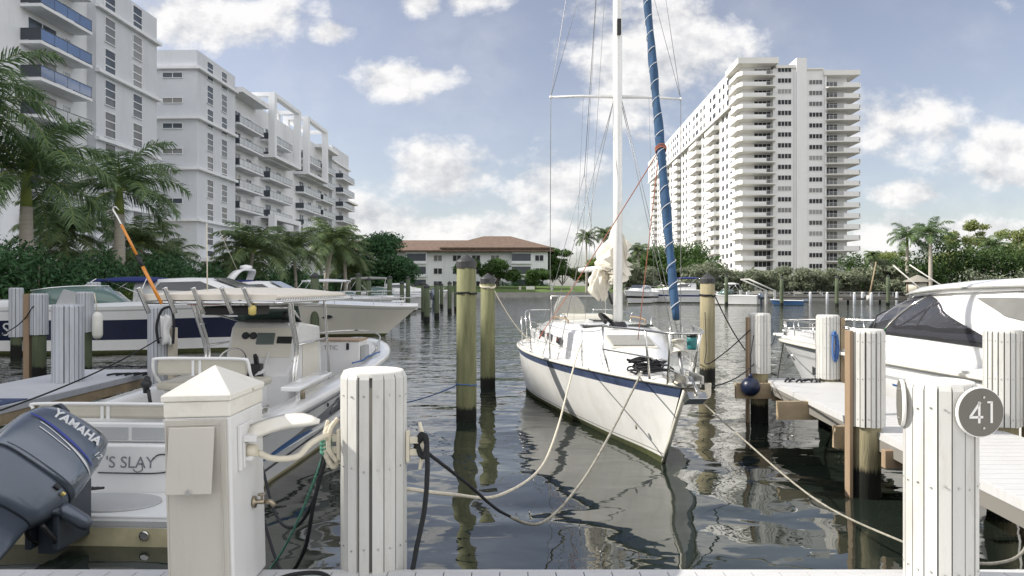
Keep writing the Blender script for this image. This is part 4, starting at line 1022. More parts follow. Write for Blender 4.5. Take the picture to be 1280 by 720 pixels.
for i in range(len(b.v)): b.v[i] = (b.v[i][0], b.v[i][1] - D2 - .012, b.v[i][2] + .838)
lid = b.build('lid', ped_p, pd, bevel=.003)
MB().lathe([(.012, -D2 - .086), (.012, -D2 - .068)], (-.01, 0, .548), 12, ax='y').build('latch', steel, lid)
# outlet with its hood flipped out on the right side
ob_ = MB().bx(W2 - .0055, W2 + .012, -.14, .04, .60, .82).build('outlet_box', ped_w, pd, bevel=.004)
b = MB(); rows = []
for i in range(9):
    s_ = i / 8; hw = .062 * (1 - .35 * s_) * (1 if i < 7 else (.8 if i == 7 else .35)); x = W2 + .012 + .36 * s_; z = .735 + .05 * math.sin(s_ * 2.4) + .02 * s_
    rows.append([(x, -.05 + q * hw * .75, z + .03 + q * hw * .66 + dz) for q, dz in ((-1, -.004), (-.5, .003), (0, .006), (.5, .003), (1, -.004), (0, -.003))])
b.loft(rows); b.build('outlet_hood', ped_c, ob_)
b = MB().bx(W2 + .0125, W2 + .075, -.115, -.012, .735, .765); b.bx(W2 + .0125, W2 + .02, -.12, -.10, .61, .735); b.bx(W2 + .0125, W2 + .05, -.10, -.02, .64, .66); b.build('hinge', ped_w, ob_, bevel=.003)
MB().lathe([(.035, W2 + .0125), (.035, W2 + .03), (.028, W2 + .06)], (0, -.055, .68), 16, ax='x').build('socket', cream, ob_)
o = MB().lathe([(.03, W2 - .0055), (.03, W2 + .008), (.012, W2 + .012), (.012, W2 + .06)], (0, .05, .395), 14, ax='x'); o.tube([(W2 + .055, .05, .395), (W2 + .085, .05, .395), (W2 + .105, .05, .372)], .013, 9)
o.bx(W2 + .035, W2 + .045, .044, .056, .407, .43); o.lathe([(.022, .43), (.022, .436)], (W2 + .04, .05, 0), 10); o = o.build('water_tap', brass, pd)

# ================================================================ ropes of the foreground
def rope(label, pts, r, m, lobes=3, cat='rope', name='mooring_rope', n=9):
    return tag(MB().tube(pts, r, n, lobes=lobes, pitch=r * 5).build(name, m, None), label, cat)
xL, xR = -.755 - .265, -.755 + .265
b = MB()                                     # black line made fast round the right cleat
for k in range(4):
    b.tube(spline([(xR - .03, 3.93 + .02, 1.36 - .01 * k), (xR + .005 + .005 * k, 3.90 - .01 * k, 1.40), (xR + .03, 3.885, 1.34), (xR + .01, 3.90 - .008 * k, 1.28), (xR - .04, 3.95, 1.30 + .02 * k)], 6), .014, 8, lobes=3)
b.tube(spline([(xR + .03, 3.88, 1.38), (xR + .035, 3.87, 1.2), (xR + .02, 3.86, 1.0), (xR - .02, 3.85, .8), (xR - .05, 3.83, .62), (xR - .1, 3.9, .3)], 7), .014, 9, lobes=3, pitch=.06)
tag(b.build('mooring_rope', rope_k, None), 'thick black rope knotted on the white pile\'s cleat, tail hanging to the dock', 'rope')
BOW = Vector((1.92, 8.25, 1.08))
def two(label, pts, r, m1, m2, k):
    P = spline(pts, 8); t = thing('mooring_rope', label, 'rope', P[0])
    MB().tube(P[:k + 1], r * .8, 9, lobes=3, pitch=.07).build('dark_length', m1, t, w=True); MB().tube(P[k:], r * .95, 9, lobes=3, pitch=.07).build('pale_length', m2, t, w=True)
two('bow line of the sailboat, black near the pile and weathered grey beyond', [(xR + .03, 3.9, 1.30), (-.28, 4.4, 1.0), (-.05, 5.0, .62), (.25, 5.8, .30), (.62, 6.5, .42), (.98, 7.2, .72), (1.55, 8.75, 1.10)], .013, rope_k, rope_g, 17)
rope('cream mooring line sagging from the middle pile to the sailboat\'s side deck', spline([(xR - .20, 4.1, 1.06), (-.38, 4.5, .90), (-.10, 5.3, .66), (.25, 6.6, .52), (.48, 7.8, .62), (.70, 9.0, .92), (.92, 10.2, 1.22), (1.04, 10.6, 1.40)], 8), .012, rope_c)
rope('long weathered line from the sailboat\'s bow passing behind the 41 pile to the dock', spline([(2.05, 8.05, .98), (2.35, 7.5, .66), (2.68, 6.3, .32), (2.95, 5.2, .30), (2.9, 4.5, .40), (2.75, 3.9, .66)], 8), .009, rope_g)
rope('thin weathered line dipping between the 41 pile and the white pier', spline([(2.35, 3.95, .75), (2.7, 4.1, .62), (3.2, 4.5, .55), (3.62, 5.0, .70)], 8), .010, rope_g)
rope('thin dark line from the sailboat\'s bow to the outer corner pile of the pier', sag((2.1, 8.2, 1.05), (3.9, 11.6, .95), .10), .009, rope_k, 0)
rope('dark slack line looping from the outer corner pile of the pier down into the water', spline([(3.84, 11.6, 1.5), (3.55, 12.0, 1.1), (3.5, 13.0, .8), (4.1, 15.2, .9), (4.45, 16.6, 1.6)], 8), .009, rope_k, 0)
rope('stiff cream cable curving from the pedestal outlet to the cleat', spline([(-1.27, 3.6, 1.37), (-1.20, 3.62, 1.335), (-1.10, 3.68, 1.33), (-1.05, 3.75, 1.38), (-1.0, 3.86, 1.40), (xL + .02, 3.90, 1.37)], 8), .016, cream, 0, 'cable', 'power_cable')
b = MB()
b.tube(spline([(xL + .06, 3.95, 1.46), (xL + .015, 3.92, 1.42), (xL + .01, 3.90, 1.30), (xL + .05, 3.92, 1.22), (xL + .09, 3.95, 1.30)], 8), .016, 9, lobes=3)
b.tube(spline([(xL + .07, 3.93, 1.48), (xL + .035, 3.90, 1.42), (xL + .03, 3.89, 1.32), (xL + .07, 3.91, 1.25)], 8), .014, 9, lobes=3)
tag(b.build('mooring_rope', rope_c, None), 'cream rope loop hung over the cleat that faces the pedestal', 'rope')
b = MB()
for k in range(4): b.tube(spline([(xL - .02, 3.94, 1.375 - .022 * k), (xL - .005, 3.895, 1.365 - .022 * k), (xL + .04, 3.91, 1.37 - .022 * k)], 6), .011, 8, lobes=3)
b.tube(sag((xL + .0, 3.9, 1.29), (-1.75, 4.9, .18), .12), .007, 7)
tag(b.build('mooring_rope', rope_gn, None), 'thin green rope wound round a cleat and led down past the pedestal', 'rope')
rope('black line dropping steeply from the green-wound cleat to the water beside the pedestal', spline([(xL + .01, 3.9, 1.27), (-1.10, 4.0, 1.0), (-1.25, 4.3, .6), (-1.6, 5.0, .22), (-2.1, 6.0, .35)], 8), .012, rope_k)
rope('black line led flatly from the green-wound cleat toward the centre-console boat', spline([(xL + .0, 3.9, 1.28), (-1.15, 4.15, .95), (-1.40, 4.6, .66), (-1.75, 5.3, .55), (-2.2, 6.2, .85)], 8), .011, rope_k)
rope('black hose end lying on the dock edge between the pedestal and the middle pile', spline([(-1.22, 3.62, .715), (-1.12, 3.70, .72), (-1.0, 3.72, .72), (-.93, 3.66, .715), (-.98, 3.58, .715)], 6), .011, rope_k, 0, 'hose', 'water_hose')
rope('thin dark line from the towel-draped pile to the centre-console boat\'s stern', sag((-5.85, 12.0, 1.35), (-5.0, 6.4, .95), .10), .010, rope_k, 0)
rope('thin dark line from the brown-boarded grey pile to the navy boat\'s stern', spline([(-10.9, 16.4, 1.75), (-11.4, 16.6, 1.3), (-12.6, 17.0, .75)], 6), .012, rope_k, 0)
# ================================================================ sailboat, bow toward the dock (local y = stern to bow, x = starboard)
sb_ = thing('sailboat', 'white sailing yacht with faded blue sheer band moored bow-in, blue furled headsail', 'sailboat', (1.45, 17.3, 0), R(183.0))
ST = [(0, .97, .97, 0.1, .85, .6, .05), (1.5, 1.38, .96, 1.6, 1.22, 1.7, .3), (3.0, 1.42, .96, 3.0, 1.16, 3.0, .45), (4.5, 1.29, .98, 4.4, .90, 4.3, .35), (6.0, 1.04, 1.01, 5.7, .62, 5.5, .2),
      (7.3, .72, 1.04, 6.9, .34, 6.5, .1), (8.4, .37, 1.06, 7.75, .12, 7.2, .04), (9.25, .035, 1.08, 8.35, .02, 7.5, .02)]
def refine(st, k=4):
    A = [Vector(q) for q in st]; out = []
    A = [A[0] * 2 - A[1]] + A + [A[-1] * 2 - A[-2]]
    for i in range(1, len(A) - 2):
        a, b_, c, d = A[i - 1:i + 3]
        for j in range(k):
            t = j / k; out.append(tuple(.5 * ((2 * b_) + (c - a) * t + (2 * a - 5 * b_ + 4 * c - d) * t * t + (3 * b_ - a - 3 * c + d) * t ** 3)))
    out.append(tuple(A[-2])); return [tuple(max(v, .012) if i in (1, 4, 6) else v for i, v in enumerate(q)) for q in out]
STR = refine(ST)
b = MB(); hull(b, STR, [0, .045, .085, .12, .135, .25, .4, .55, .7, .865, .975, 1.0], [1, 1, 1, 0, 2, 0, 0, 0, 0, 0, 3, 0], p=.8)
hl = b.build('hull', [gel_old, slime, boot, navy_band], sb_)
b = MB().tube([(q[1] + .012, q[0], q[2] + .006) for q in STR], .022, 6); b.tube([(-q[1] - .012, q[0], q[2] + .006) for q in STR], .022, 6); b.build_each('toe_rail', gel_cream, hl)
b = MB().bx(-.035, .035, 0, .01, 0, .01); b = MB()
b.tube([(0, 9.28, 1.05), (0, 8.98, .72), (0, 8.66, .36), (0, 8.36, .03)], .03, 6); b.build('stem_band', gel_cream, hl)
b = MB().lathe([(.03, 0), (.03, .01)], (0, 0, 0), 10, ax='x')
for i in range(len(b.v)): b.v[i] = (b.v[i][0] + .30, b.v[i][1] + 8.18, b.v[i][2] + .42)
b.build('drain', brass, hl)
SH = [(q[0], q[1], q[2]) for q in STR]
dk = deckm(MB(), SH, .0, .0, .06).build('deck', gel, sb_)
# coach roof
def cr(y, w, zt, zb): return [(-w * 1.08, y, zb), (-w, y, zt - .10), (-w * .86, y, zt - .02), (-w * .4, y, zt + .015), (0, y, zt + .025), (w * .4, y, zt + .015), (w * .86, y, zt - .02), (w, y, zt - .10), (w * 1.08, y, zb)]
b = MB().loft([cr(2.2, .96, 1.50, .9), cr(3.4, .96, 1.53, .9), cr(4.8, .86, 1.55, .9), cr(5.6, .76, 1.52, .95), (cr(6.3, .62, 1.38, 1.0)), cr(7.0, .45, 1.22, 1.02), cr(7.55, .28, 1.09, 1.04)], closed=False, caps=False)
b.f.append(tuple(range(9))); b.m.append(0); b.s.append(False)
roof = b.build('coach_roof', gel, sb_)
for s_ in (-1, 1):
    for (y, l) in ((2.9, .55), (3.9, .5), (4.9, .36)):
        b = MB().ob((s_ * (1.0 - .055 * max(0, y - 3.2)), y, 1.27), (.05, l, .13), (0, R(s_ * -8), 0)); b.build('portlight', glass_d, roof, bevel=.02)
b = MB().ob((0, 6.42, 1.375), (.62, .56, .045), (R(-11.5), 0, 0)); o = b.build('fore_hatch', canv_grey, roof, bevel=.012)
MB().ob((0, 6.42, 1.36), (.70, .64, .03), (R(-11.5), 0, 0)).build('hatch_frame', gel_cream, roof, bevel=.01)
for (x, y, w, l, z) in ((.38, 5.35, .42, .3, 1.55), (-.38, 5.35, .42, .3, 1.55), (0, 4.3, .5, .45, 1.59)):
    MB().ob((x, y, z), (w, l, .03)).build('roof_hatch', glass_d, roof, bevel=.01)
b = MB()
for s_ in (-1, 1):
    b.tube(spline([(s_ * .76, 3.0, 1.53), (s_ * .76, 3.08, 1.60), (s_ * .70, 4.4, 1.61), (s_ * .69, 4.48, 1.54)], 6), .014, 7)
b.build_each('grab_rail', lumber, roof)
b = MB().bx(-.48, .48, 1.6, 2.6, 1.50, 1.62); b.build('companion_slide', gel_cream, roof, bevel=.02)
# cockpit coaming and dodger
b = MB()
for s_ in (-1, 1): b.prism([(s_ * .74, .3), (s_ * 1.02, .4), (s_ * 1.05, 2.25), (s_ * .80, 2.25)], 'z', .95, 1.22)
b.build_each('cockpit_coaming', gel, sb_, bevel=.03)
b = MB().loft([[(x, y0 + .25 * (1 - abs(x) / .6), z) for x, z in ((-.02, 1.45), (.02, 1.78), (.14, 1.97), (.30, 2.0), (.48, 1.97), (.58, 1.74), (.60, 1.45))] for y0 in (1.2, 1.45, 1.75)])
b.build('cockpit_cover', canv_grey, sb_)
b = MB()
b.lathe([(.10, 1.22), (.09, 1.28), (.06, 1.34), (.08, 1.38)], (.90, 1.3, 0), 14); b.lathe([(.10, 1.22), (.09, 1.28), (.06, 1.34), (.08, 1.38)], (-.92, 1.3, 0), 14)
b.lathe([(.07, 1.53), (.06, 1.58), (.05, 1.63)], (.55, 2.5, 0), 12); b.build_each('winch', steel, sb_)
# mast, boom, spreaders
MX = (0, 5.5)
mast = MB()
mr = lambda a, z: (MX[0] + .075 * math.cos(a), MX[1] + .105 * math.sin(a) - .008 * (z - 1.5), z)
mast.loft([[mr(2 * math.pi * j / 14, z) for j in range(14)] for z in (1.52, 4, 7, 10, 12.4)]); mt = mast.build('mast', alu_mat, sb_)
MB().lathe([(.15, 1.53), (.15, 1.57), (.11, 1.62)], (MX[0], MX[1], 0), 16).build('mast_collar', dark, mt)
for s_ in (-1, 1): b = MB().tube([(s_ * .07, 5.46, 5.32), (s_ * .6, 5.40, 5.335), (s_ * 1.09, 5.34, 5.33)], [.028, .024, .018], 8); b.ball((s_ * 1.09, 5.34, 5.33), .028, 8); b.build('spreader', alu_mat, mt)
b = MB().bx(-.03, .03, 5.54, 5.62, 6.3, 6.55); b.tube([(0, 5.38, 6.62), (0, 5.30, 6.6)], .04, 8); b.build('steaming_light', dark, mt)
b = MB().tube([(0, 5.40, 2.52), (0, 3.4, 2.54), (0, 1.3, 2.56)], .055, 10); b.build('boom', alu_mat, sb_)
b = MB().tube([(0, 5.38, 1.7), (0, 4.2, 2.33)], .022, 8); b.build('boom_vang', dark, sb_)
# mainsail dropped in messy folds over the boom
g = random.Random(3); b = MB(); rows = []
NY, NA = 46, 60
for i in range(NY):
    t = i / (NY - 1); y = 5.36 - 1.7 * t; row = []
    hw = .175 * (1 - .25 * t); hh = .74 * (1 - .5 * t) ; low = .34 * (1 - .5 * t)
    for j in range(NA):
        a = 2 * math.pi * j / NA
        fold = 1 + .16 * math.sin(5 * a + 9 * t) + .30 * math.sin(hh * math.sin(a) * 38 + 5 * math.cos(a) + 7 * t) * (.4 + .6 * abs(math.cos(a))) + .08 * math.sin(17 * a + 31 * t)
        x = hw * math.cos(a) * fold; z = (hh if math.sin(a) > 0 else low) * math.sin(a) * (.75 + .25 * fold)
        x += .05 * math.sin(z * 14 + t * 5); x *= (1 - .55 * max(0, math.sin(a)))
        row.append((x - .06 + .03 * math.sin(9 * t), y + .03 * math.sin(5 * a + 6 * t), 2.56 + z))
    rows.append(row)
b.loft(rows); b.build('mainsail', canv_cream, sb_)
b = MB(); rows = []                           # lower bunches hanging to the left of the mast
for i in range(14):
    t = i / 13; row = []
    for j in range(40):
        a = 2 * math.pi * j / 40; r_ = (.07 + .08 * math.sin(math.pi * t)) * (1 + .25 * math.sin(5 * a + 8 * t) + .15 * math.sin(11 * a - 6 * t))
        row.append((.17 + .05 * math.sin(3 * t) + r_ * math.cos(a), 4.9 + r_ * .9 * math.sin(a), 1.98 + .50 * t + .04 * math.sin(7 * a)))
    rows.append(row)
b.loft(rows); b.build('sail_bunch', canv_cream, sb_)
# furled headsail in its blue sleeve, round the forestay
A = Vector((0, 8.98, 1.60)); B = Vector((0, 5.45, 12.3)); b = MB(); rows = []
ax_ = (B - A).normalized(); u = Vector((1, 0, 0)); w_ = ax_.cross(u)
for i in range(120):
    t = i / 119; c = A.lerp(B, .02 + .97 * t); r0 = (.042 + .016 * math.sin(min(1, t * 6) * math.pi / 2)) * (1 - .35 * t)
    rows.append([tuple(c + (u * math.cos(a) + w_ * math.sin(a)) * r0 * (1 + .13 * math.sin(a * 2 + i * .55) + .06 * math.sin(a * 3 - i * .9))) for a in [2 * math.pi * j / 16 for j in range(16)]])
b.loft(rows); hs_ = b.build('furled_headsail', canv_sky, sb_)
b = MB()
b.tube([tuple(A.lerp(B, .03 + .93 * j / 520) + (u * math.cos(j * .5) + w_ * math.sin(j * .5)) * .063 * (1 - .33 * j / 520)) for j in range(520)], .005, 5)
b.build('lashing', decal, hs_)
b = MB(); c = A.lerp(B, .215)
b.tube([tuple(c + (u * math.cos(a) + w_ * math.sin(a)) * .066 + ax_ * (.0035 * a + .03 * math.sin(a))) for a in [2 * math.pi * j / 14 for j in range(43)]], .007, 5)
b.build('red_lashing', rope_r, hs_)
b = MB().lathe([(.10, -.10), (.11, -.09), (.06, -.08), (.06, .03), (.11, .04), (.10, .05)], (0, 0, 0), 16); b.xf(Matrix.Translation(A - ax_ * .08) @ ax_.to_track_quat('Z', 'Y').to_matrix().to_4x4())
b.build('furler_drum', gel_cream, hs_); MB().tube([tuple(A - ax_ * .15), (0, 9.2, 1.10)], .02, 6).build('forestay', wire, hs_)
# standing rigging
b = MB()
top = (0, 5.42, 12.3)
for s_ in (-1, 1):
    tip = (s_ * 1.09, 5.34, 5.33)
    b.tube([(s_ * 1.10, 5.3, .99), tip, top], .006, 5); b.tube([(s_ * 1.03, 5.75, 1.0), (s_ * .07, 5.48, 5.25)], .006, 5); b.tube([(s_ * 1.18, 4.85, .98), (s_ * .07, 5.44, 5.22)], .006, 5)
    b.tube([tip, (s_ * .06, 5.45, 9.0)], .004, 5)
    b.tube([(s_ * .8, 0.15, .98), (0, 1.9, 4.6)], .006, 5)
b.tube([(0, 1.9, 4.6), top], .006, 5)
b.build('standing_rigging', wire, sb_)
b = MB(); b.tube([(.55, 5.35, 5.33), (.62, 4.6, 1.2)], .003, 4); b.tube([(-.55, 5.35, 5.33), (-.85, 4.6, 1.2)], .003, 4); b.tube([(.05, 5.36, 9.4), (.45, 4.9, 1.6)], .004, 4); b.tube([(0, 1.35, 2.45), (.03, 5.35, 12.2)], .004, 4)
b.build('halyard', wire, sb_)
b = MB()
for s_ in (-1, 1): b.tube([(s_ * 1.10, 5.3, .99), (s_ * 1.099, 5.302, 1.25)], .011, 6); b.tube([(s_ * 1.03, 5.75, 1.0), (s_ * .975, 5.735, 1.25)], .011, 6); b.tube([(s_ * 1.18, 4.85, .98), (s_ * 1.12, 4.88, 1.22)], .011, 6)
b.build_each('turnbuckle', steel, sb_)
# orange lines
b = MB(); c = A.lerp(B, .22); b.tube(sag((0, c.y, c.z), (1.12, 3.6, 1.25), .05), .007, 6); b.tube([(0, c.y - .05, c.z + .03), (-.12, 6.4, 1.35)], .006, 6); b.build('jib_sheet', rope_r, sb_)
b = MB(); b.tube(spline([(1.12, 3.6, 1.22), (.9, 2.6, 1.35), (.7, 1.8, 1.3)], 6), .016, 6); b.tube(spline([(-.9, 3.0, 1.35), (-.5, 2.2, 1.5), (-.2, 1.8, 1.5)], 6), .016, 6); b.build('sheet_coil', mat('rope_maroon', (.20, .05, .04), .9, var=.3, vs=20), sb_)
# pulpit, stanchions, lifelines, pushpit
b = MB(); z = 1.66
b.tube(spline([(.62, 7.55, z), (.50, 8.1, z + .01), (.34, 8.8, z + .02), (.20, 9.25, z + .02), (0, 9.40, z + .02), (-.20, 9.25, z + .02), (-.34, 8.8, z + .02), (-.50, 8.1, z + .01), (-.62, 7.55, z)], 6), .0145, 8)
for s_ in (-1, 1):
    b.tube([(s_ * .62, 7.55, z), (s_ * .63, 7.65, 1.35), (s_ * .56, 7.75, 1.05)], .0145, 8); b.tube([(s_ * .34, 8.8, z + .02), (s_ * .25, 8.66, 1.08)], .0145, 8); b.tube([(s_ * .17, 9.28, z + .02), (s_ * .14, 9.05, 1.08)], .0145, 8)
    b.tube([(s_ * .63, 7.66, 1.36), (s_ * .30, 8.72, 1.36), (s_ * .16, 9.16, 1.36)], .011, 7)
b.build('pulpit', steel, sb_)
LS = [(.79, 6.85), (1.10, 5.35), (1.30, 3.9), (1.36, 2.2)]
for s_ in (-1, 1):
    for (x, y) in LS: b = MB().tube([(s_ * x, y, .96), (s_ * (x + .01), y, 1.57)], .0125, 7); b.lathe([(.03, .965), (.02, 1.04)], (s_ * x, y, 0), 8); b.build('stanchion', steel, sb_)
for s_ in (-1, 1):
    b = MB(); P = [(s_ * .63, 7.56, 1.62)] + [(s_ * x, y, 1.555) for x, y in LS] + [(s_ * 1.22, 1.0, 1.58)]
    for a, c in zip(P, P[1:]): b.tube(sag(a, c, .02, 6), .005, 5)
    P = [(s_ * .64, 7.6, 1.32)] + [(s_ * x, y, 1.26) for x, y in LS] + [(s_ * 1.2, 1.0, 1.28)]
    for a, c in zip(P, P[1:]): b.tube(sag(a, c, .02, 6), .0045, 5)
    b.build('lifeline', wire, sb_)
b = MB()
b.tube(spline([(1.22, 1.1, 1.58), (1.12, .3, 1.62), (.95, .05, 1.64), (.5, -.05, 1.64)], 6), .0145, 8); b.tube(spline([(-1.22, 1.1, 1.58), (-1.12, .3, 1.62), (-.95, .05, 1.64), (-.5, -.05, 1.64)], 6), .0145, 8)
for s_ in (-1, 1):
    for (x, y) in ((1.20, 1.0), (1.05, .2), (.5, -.04)): b.tube([(s_ * x, y, 1.6), (s_ * (x - .03), y + .02, .97)], .0135, 7)
b.tube([(.62, 1.0, 1.45), (.62, 1.0, 1.98), (-.62, 1.0, 1.98), (-.62, 1.0, 1.45)], .016, 8)
b.build('pushpit', steel, sb_)
# foredeck gear
b = MB().bx(-.11, .11, 8.7, 9.5, 1.10, 1.15); b.bx(-.10, -.075, 9.15, 9.62, 1.15, 1.24); b.bx(.075, .10, 9.15, 9.62, 1.15, 1.24); b.lathe([(.04, -.07), (.025, 0), (.04, .07)], (0, 9.55, 1.15), 10, ax='x')
ar = b.build('bow_roller', steel, sb_, bevel=.004)
b = MB().tube([(0, 8.7, 1.19), (0, 9.5, 1.20), (0, 9.72, 1.08)], .02, 7); b.prism([(9.66, 1.08), (9.76, 1.02), (9.56, .93), (9.50, .96)], 'x', -.10, .10); b.build('anchor', steel, ar, bevel=.006)
b = MB()
for k in range(4): b.tube(spline([(.04 + .03 * k, 9.3, 1.14), (-.15, 9.45 + .03 * k, 1.05 - .02 * k), (-.25 - .02 * k, 9.2, 1.1)], 5), .012, 6)
b.build('bow_line_loops', rope_c, ar)
o = MB().lathe([(.05, 1.50), (.055, 1.52), (.055, 1.62), (.05, 1.64)], (-.06, 9.32, 0), 14).build('bow_light', teal, sb_); MB().lathe([(.06, 1.642), (.06, 1.66), (.03, 1.68)], (-.06, 9.32, 0), 14).build('lamp_cap', dark, o)
b = MB(); g = random.Random(11)
for k in range(16):
    cx, cy = .16 + g.uniform(-.12, .12), 8.05 + g.uniform(-.25, .2); ra, rb_ = g.uniform(.14, .26), g.uniform(.08, .16); ph = g.uniform(0, 6.28)
    pts = [(cx + ra * math.cos(a) * math.cos(.5) - rb_ * math.sin(a) * math.sin(.5), cy + ra * math.cos(a) * .6 + rb_ * math.sin(a), 1.12 + .008 * k + .015 * math.sin(3 * a + ph)) for a in [ph + 6.28 * i / 22 for i in range(21)]]
    b.tube(pts, .012, 6)
o = b.build('rope_coil', rope_k, None, loc=(0, 0, 0)); 
Ms = root_matrix(sb_); o.data.transform(Ms); tag(o, 'black and grey rope coil lying on the sailboat\'s foredeck', 'rope')
for s_ in (-1, 1): b = MB().bx(s_ * .30 - .02, s_ * .30 + .02, 8.30, 8.36, 1.08, 1.13); b.tube([(s_ * .30, 8.2, 1.15), (s_ * .30, 8.46, 1.15)], .014, 7); b.build('deck_cleat', steel, sb_)
b = MB()
b.tube(spline([(.25, 5.75, 1.62), (.3, 5.5, 1.74), (.18, 5.3, 1.7), (.12, 5.5, 1.62)], 6), .03, 7); b.build('halyard_coil', rope_k, sb_)
# ================================================================ surface helpers for hull graphics
def surf(st, y, t, p, side=1, off=.004):
    k = 0
    while k < len(st) - 2 and st[k + 1][0] < y: k += 1
    a, c = st[k], st[k + 1]; f = 0 if c[0] == a[0] else max(0, min(1, (y - a[0]) / (c[0] - a[0])))
    q = [a[i] + (c[i] - a[i]) * f for i in range(7)]
    x = q[4] + (q[1] - q[4]) * t ** p
    return (side * (x + off), q[3] + (q[0] - q[3]) * t, q[2] * t)
def band(mb, st, p, y0, y1, lo, hi, n=24, side=1, off=.004, mi=0):
    rows = []
    for i in range(n + 1):
        s_ = i / n; y = y0 + (y1 - y0) * s_; a, c = lo(s_), hi(s_)
        rows.append([surf(st, y, a + (c - a) * j / 3, p, side, off) for j in range(4)])
    mb.loft(rows, mi, closed=False, caps=False); return mb
def hull_text(name, s, size, m, parent, st, p, y0, t0, zscale, side=1, shear=.3):
    o = text(name, s, size, m, None, Matrix.Identity(4), 0, shear); o.parent = parent
    for v in o.data.vertices:
        x, y = v.co.x, v.co.y
        v.co = surf(st, y0 + x * side, t0 + y / zscale, p, side, .006)
    return o
# ================================================================ centre-console boat with outboard (local y to the bow, x to starboard)
cc = thing('center_console_boat', 'white centre-console fishing boat with cream T-top and tilted outboard, tied stern-to behind the pedestal', 'motorboat', (-3.72, 6.12, 0), R(-3.0))
ST = [(0, 1.16, .235, 0, .86, 0, .2), (.66, 1.18, .26, .66, .87, .6, .2), (.82, 1.19, .82, .74, .88, .7, .2), (2, 1.22, .84, 2, .90, 2, .2), (4, 1.24, .90, 4, .90, 4, .2), (6, 1.22, .98, 5.8, .78, 5.6, .15),
      (7.2, 1.08, 1.04, 6.9, .52, 6.6, .1), (8.2, .78, 1.08, 7.6, .24, 7.3, .05), (8.85, .42, 1.10, 8.0, .08, 7.7, .03), (9.2, .03, 1.11, 8.25, .02, 7.9, .02)]
CST = ST[:3] + refine(ST[2:], 3)[1:]
b = MB(); hull(b, CST, [0, .05, .12, .25, .45, .65, .8, .84, .88, 1.0], [1, 1, 0, 0, 0, 0, 0, 2, 0, 0], p=1.25); hl = b.build('hull', [gel, mat('hull_cream_bottom', (.46, .42, .27), .5, var=.2, vs=4), greygr], cc)
b = MB()
band(b, CST, 1.25, 1.5, 3.1, lambda s: .40 + .02 * s, lambda s: .40 + .02 * s + .16 * math.sin(math.pi * min(1, s * .62 + .05)) * (1 - s) ** .5, mi=0)
band(b, CST, 1.25, 2.2, 4.6, lambda s: .50 + .06 * s - .06 * math.sin(3.14 * s), lambda s: .50 + .06 * s + .09 * math.sin(3.14 * s), mi=1)
band(b, CST, 1.25, 2.6, 5.6, lambda s: .47 + .10 * s - .04 * math.sin(3.14 * s), lambda s: .47 + .10 * s - .005 * math.sin(3.14 * s), mi=2)
band(b, CST, 1.25, 3.0, 4.4, lambda s: .60 + .1 * s, lambda s: .60 + .1 * s + .05 * math.sin(3.14 * s), mi=1)
band(b, CST, 1.25, .9, 4.8, lambda s: .185 + .17 * s, lambda s: .21 + .17 * s, mi=2); band(b, CST, 1.25, .9, 3.2, lambda s: .225 + .085 * s, lambda s: .235 + .085 * s, mi=2)
b.build('hull_graphic', [bluegrey, greygr, blackgr], hl)
hull_text('hull_lettering', 'Cobia', .34, blackgr, hl, CST, 1.25, 4.0, .62, .95)
b = MB()
for y in (3.3, 5.4): b.lathe([(.03, 0), (.02, .012)], (1.155, y, .66), 10, ax='x')
b.build_each('scupper', dark, hl)
# gunwale, liner, sole
G2 = [q for q in CST if q[0] >= .82]
b = MB(); rows = []
for q in G2:
    i_ = max(q[1] - .25, .01); ii = max(q[1] - .28, .005); yy = q[0] - (.0 if q[1] > .6 else .12)
    rows.append([(q[1] + .025, q[0], q[2] - .06), (q[1] + .03, q[0], q[2] - .01), (q[1] - .01, q[0], q[2] + .02), (i_, yy, q[2] + .025), (ii, yy, q[2] - .02), (ii * .96, yy, .34)])
b.loft(rows, closed=False, caps=False); b.loft([[(-x, y, z) for x, y, z in r] for r in rows], closed=False, caps=False)
b.build('gunwale', gel, cc)
b = MB(); deckm(b, [(q[0], max(q[1] - .2, .01), .34) for q in CST if .7 < q[0] < 8.6], 0, 0, .01); b.build('sole', nonskid, cc)
# stern platform and transom wall
b = MB(); rows = []
b.bx(-1.14, 1.14, .01, .69, .225, .255); plat = b.build('swim_platform', nonskid, cc, bevel=.012)
b = MB().loft([[(x * .55, .34 + .27 * y, z) for x, y in [(math.cos(a) * abs(math.cos(a)) ** -.3 if abs(math.cos(a)) > .01 else 0, math.sin(a)) for a in [2 * math.pi * j / 32 for j in range(32)]]] for z in (.256, .272)]); b.build('raised_well', gel_grey, plat)
MB().bx(-.90, .90, -.008, -.002, .0, .155).build('transom_bottom', MATS['hull_cream_bottom'], plat); MB().bx(-1.14, 1.14, -.012, -.002, .17, .215).build('transom_trim', gel_grey, plat); MB().lathe([(.028, -.03), (.04, -.03), (.04, -.001)], (.62, 0, .10), 14, ax='y').build('drain', steel, plat)
b = MB().bx(-1.15, 1.15, .70, .80, .20, .70); tw_ = b.build('transom_wall', gel, cc, bevel=.02)
text('boat_name', "'S SLAY", .155, greygr, tw_, frame((.07, .697, .53), (1, 0, 0), (0, 0, 1)), .001, .05)
b = MB()                                     # painted fish hook under and round the name
pts = spline([(-0.24, .694, 0.435), (0.03, .694, 0.433), (0.30, .694, 0.435), (0.45, .694, 0.460), (0.51, .694, 0.530), (0.46, .694, 0.605), (0.35, .694, 0.610), (0.29, .694, 0.565)], 8)
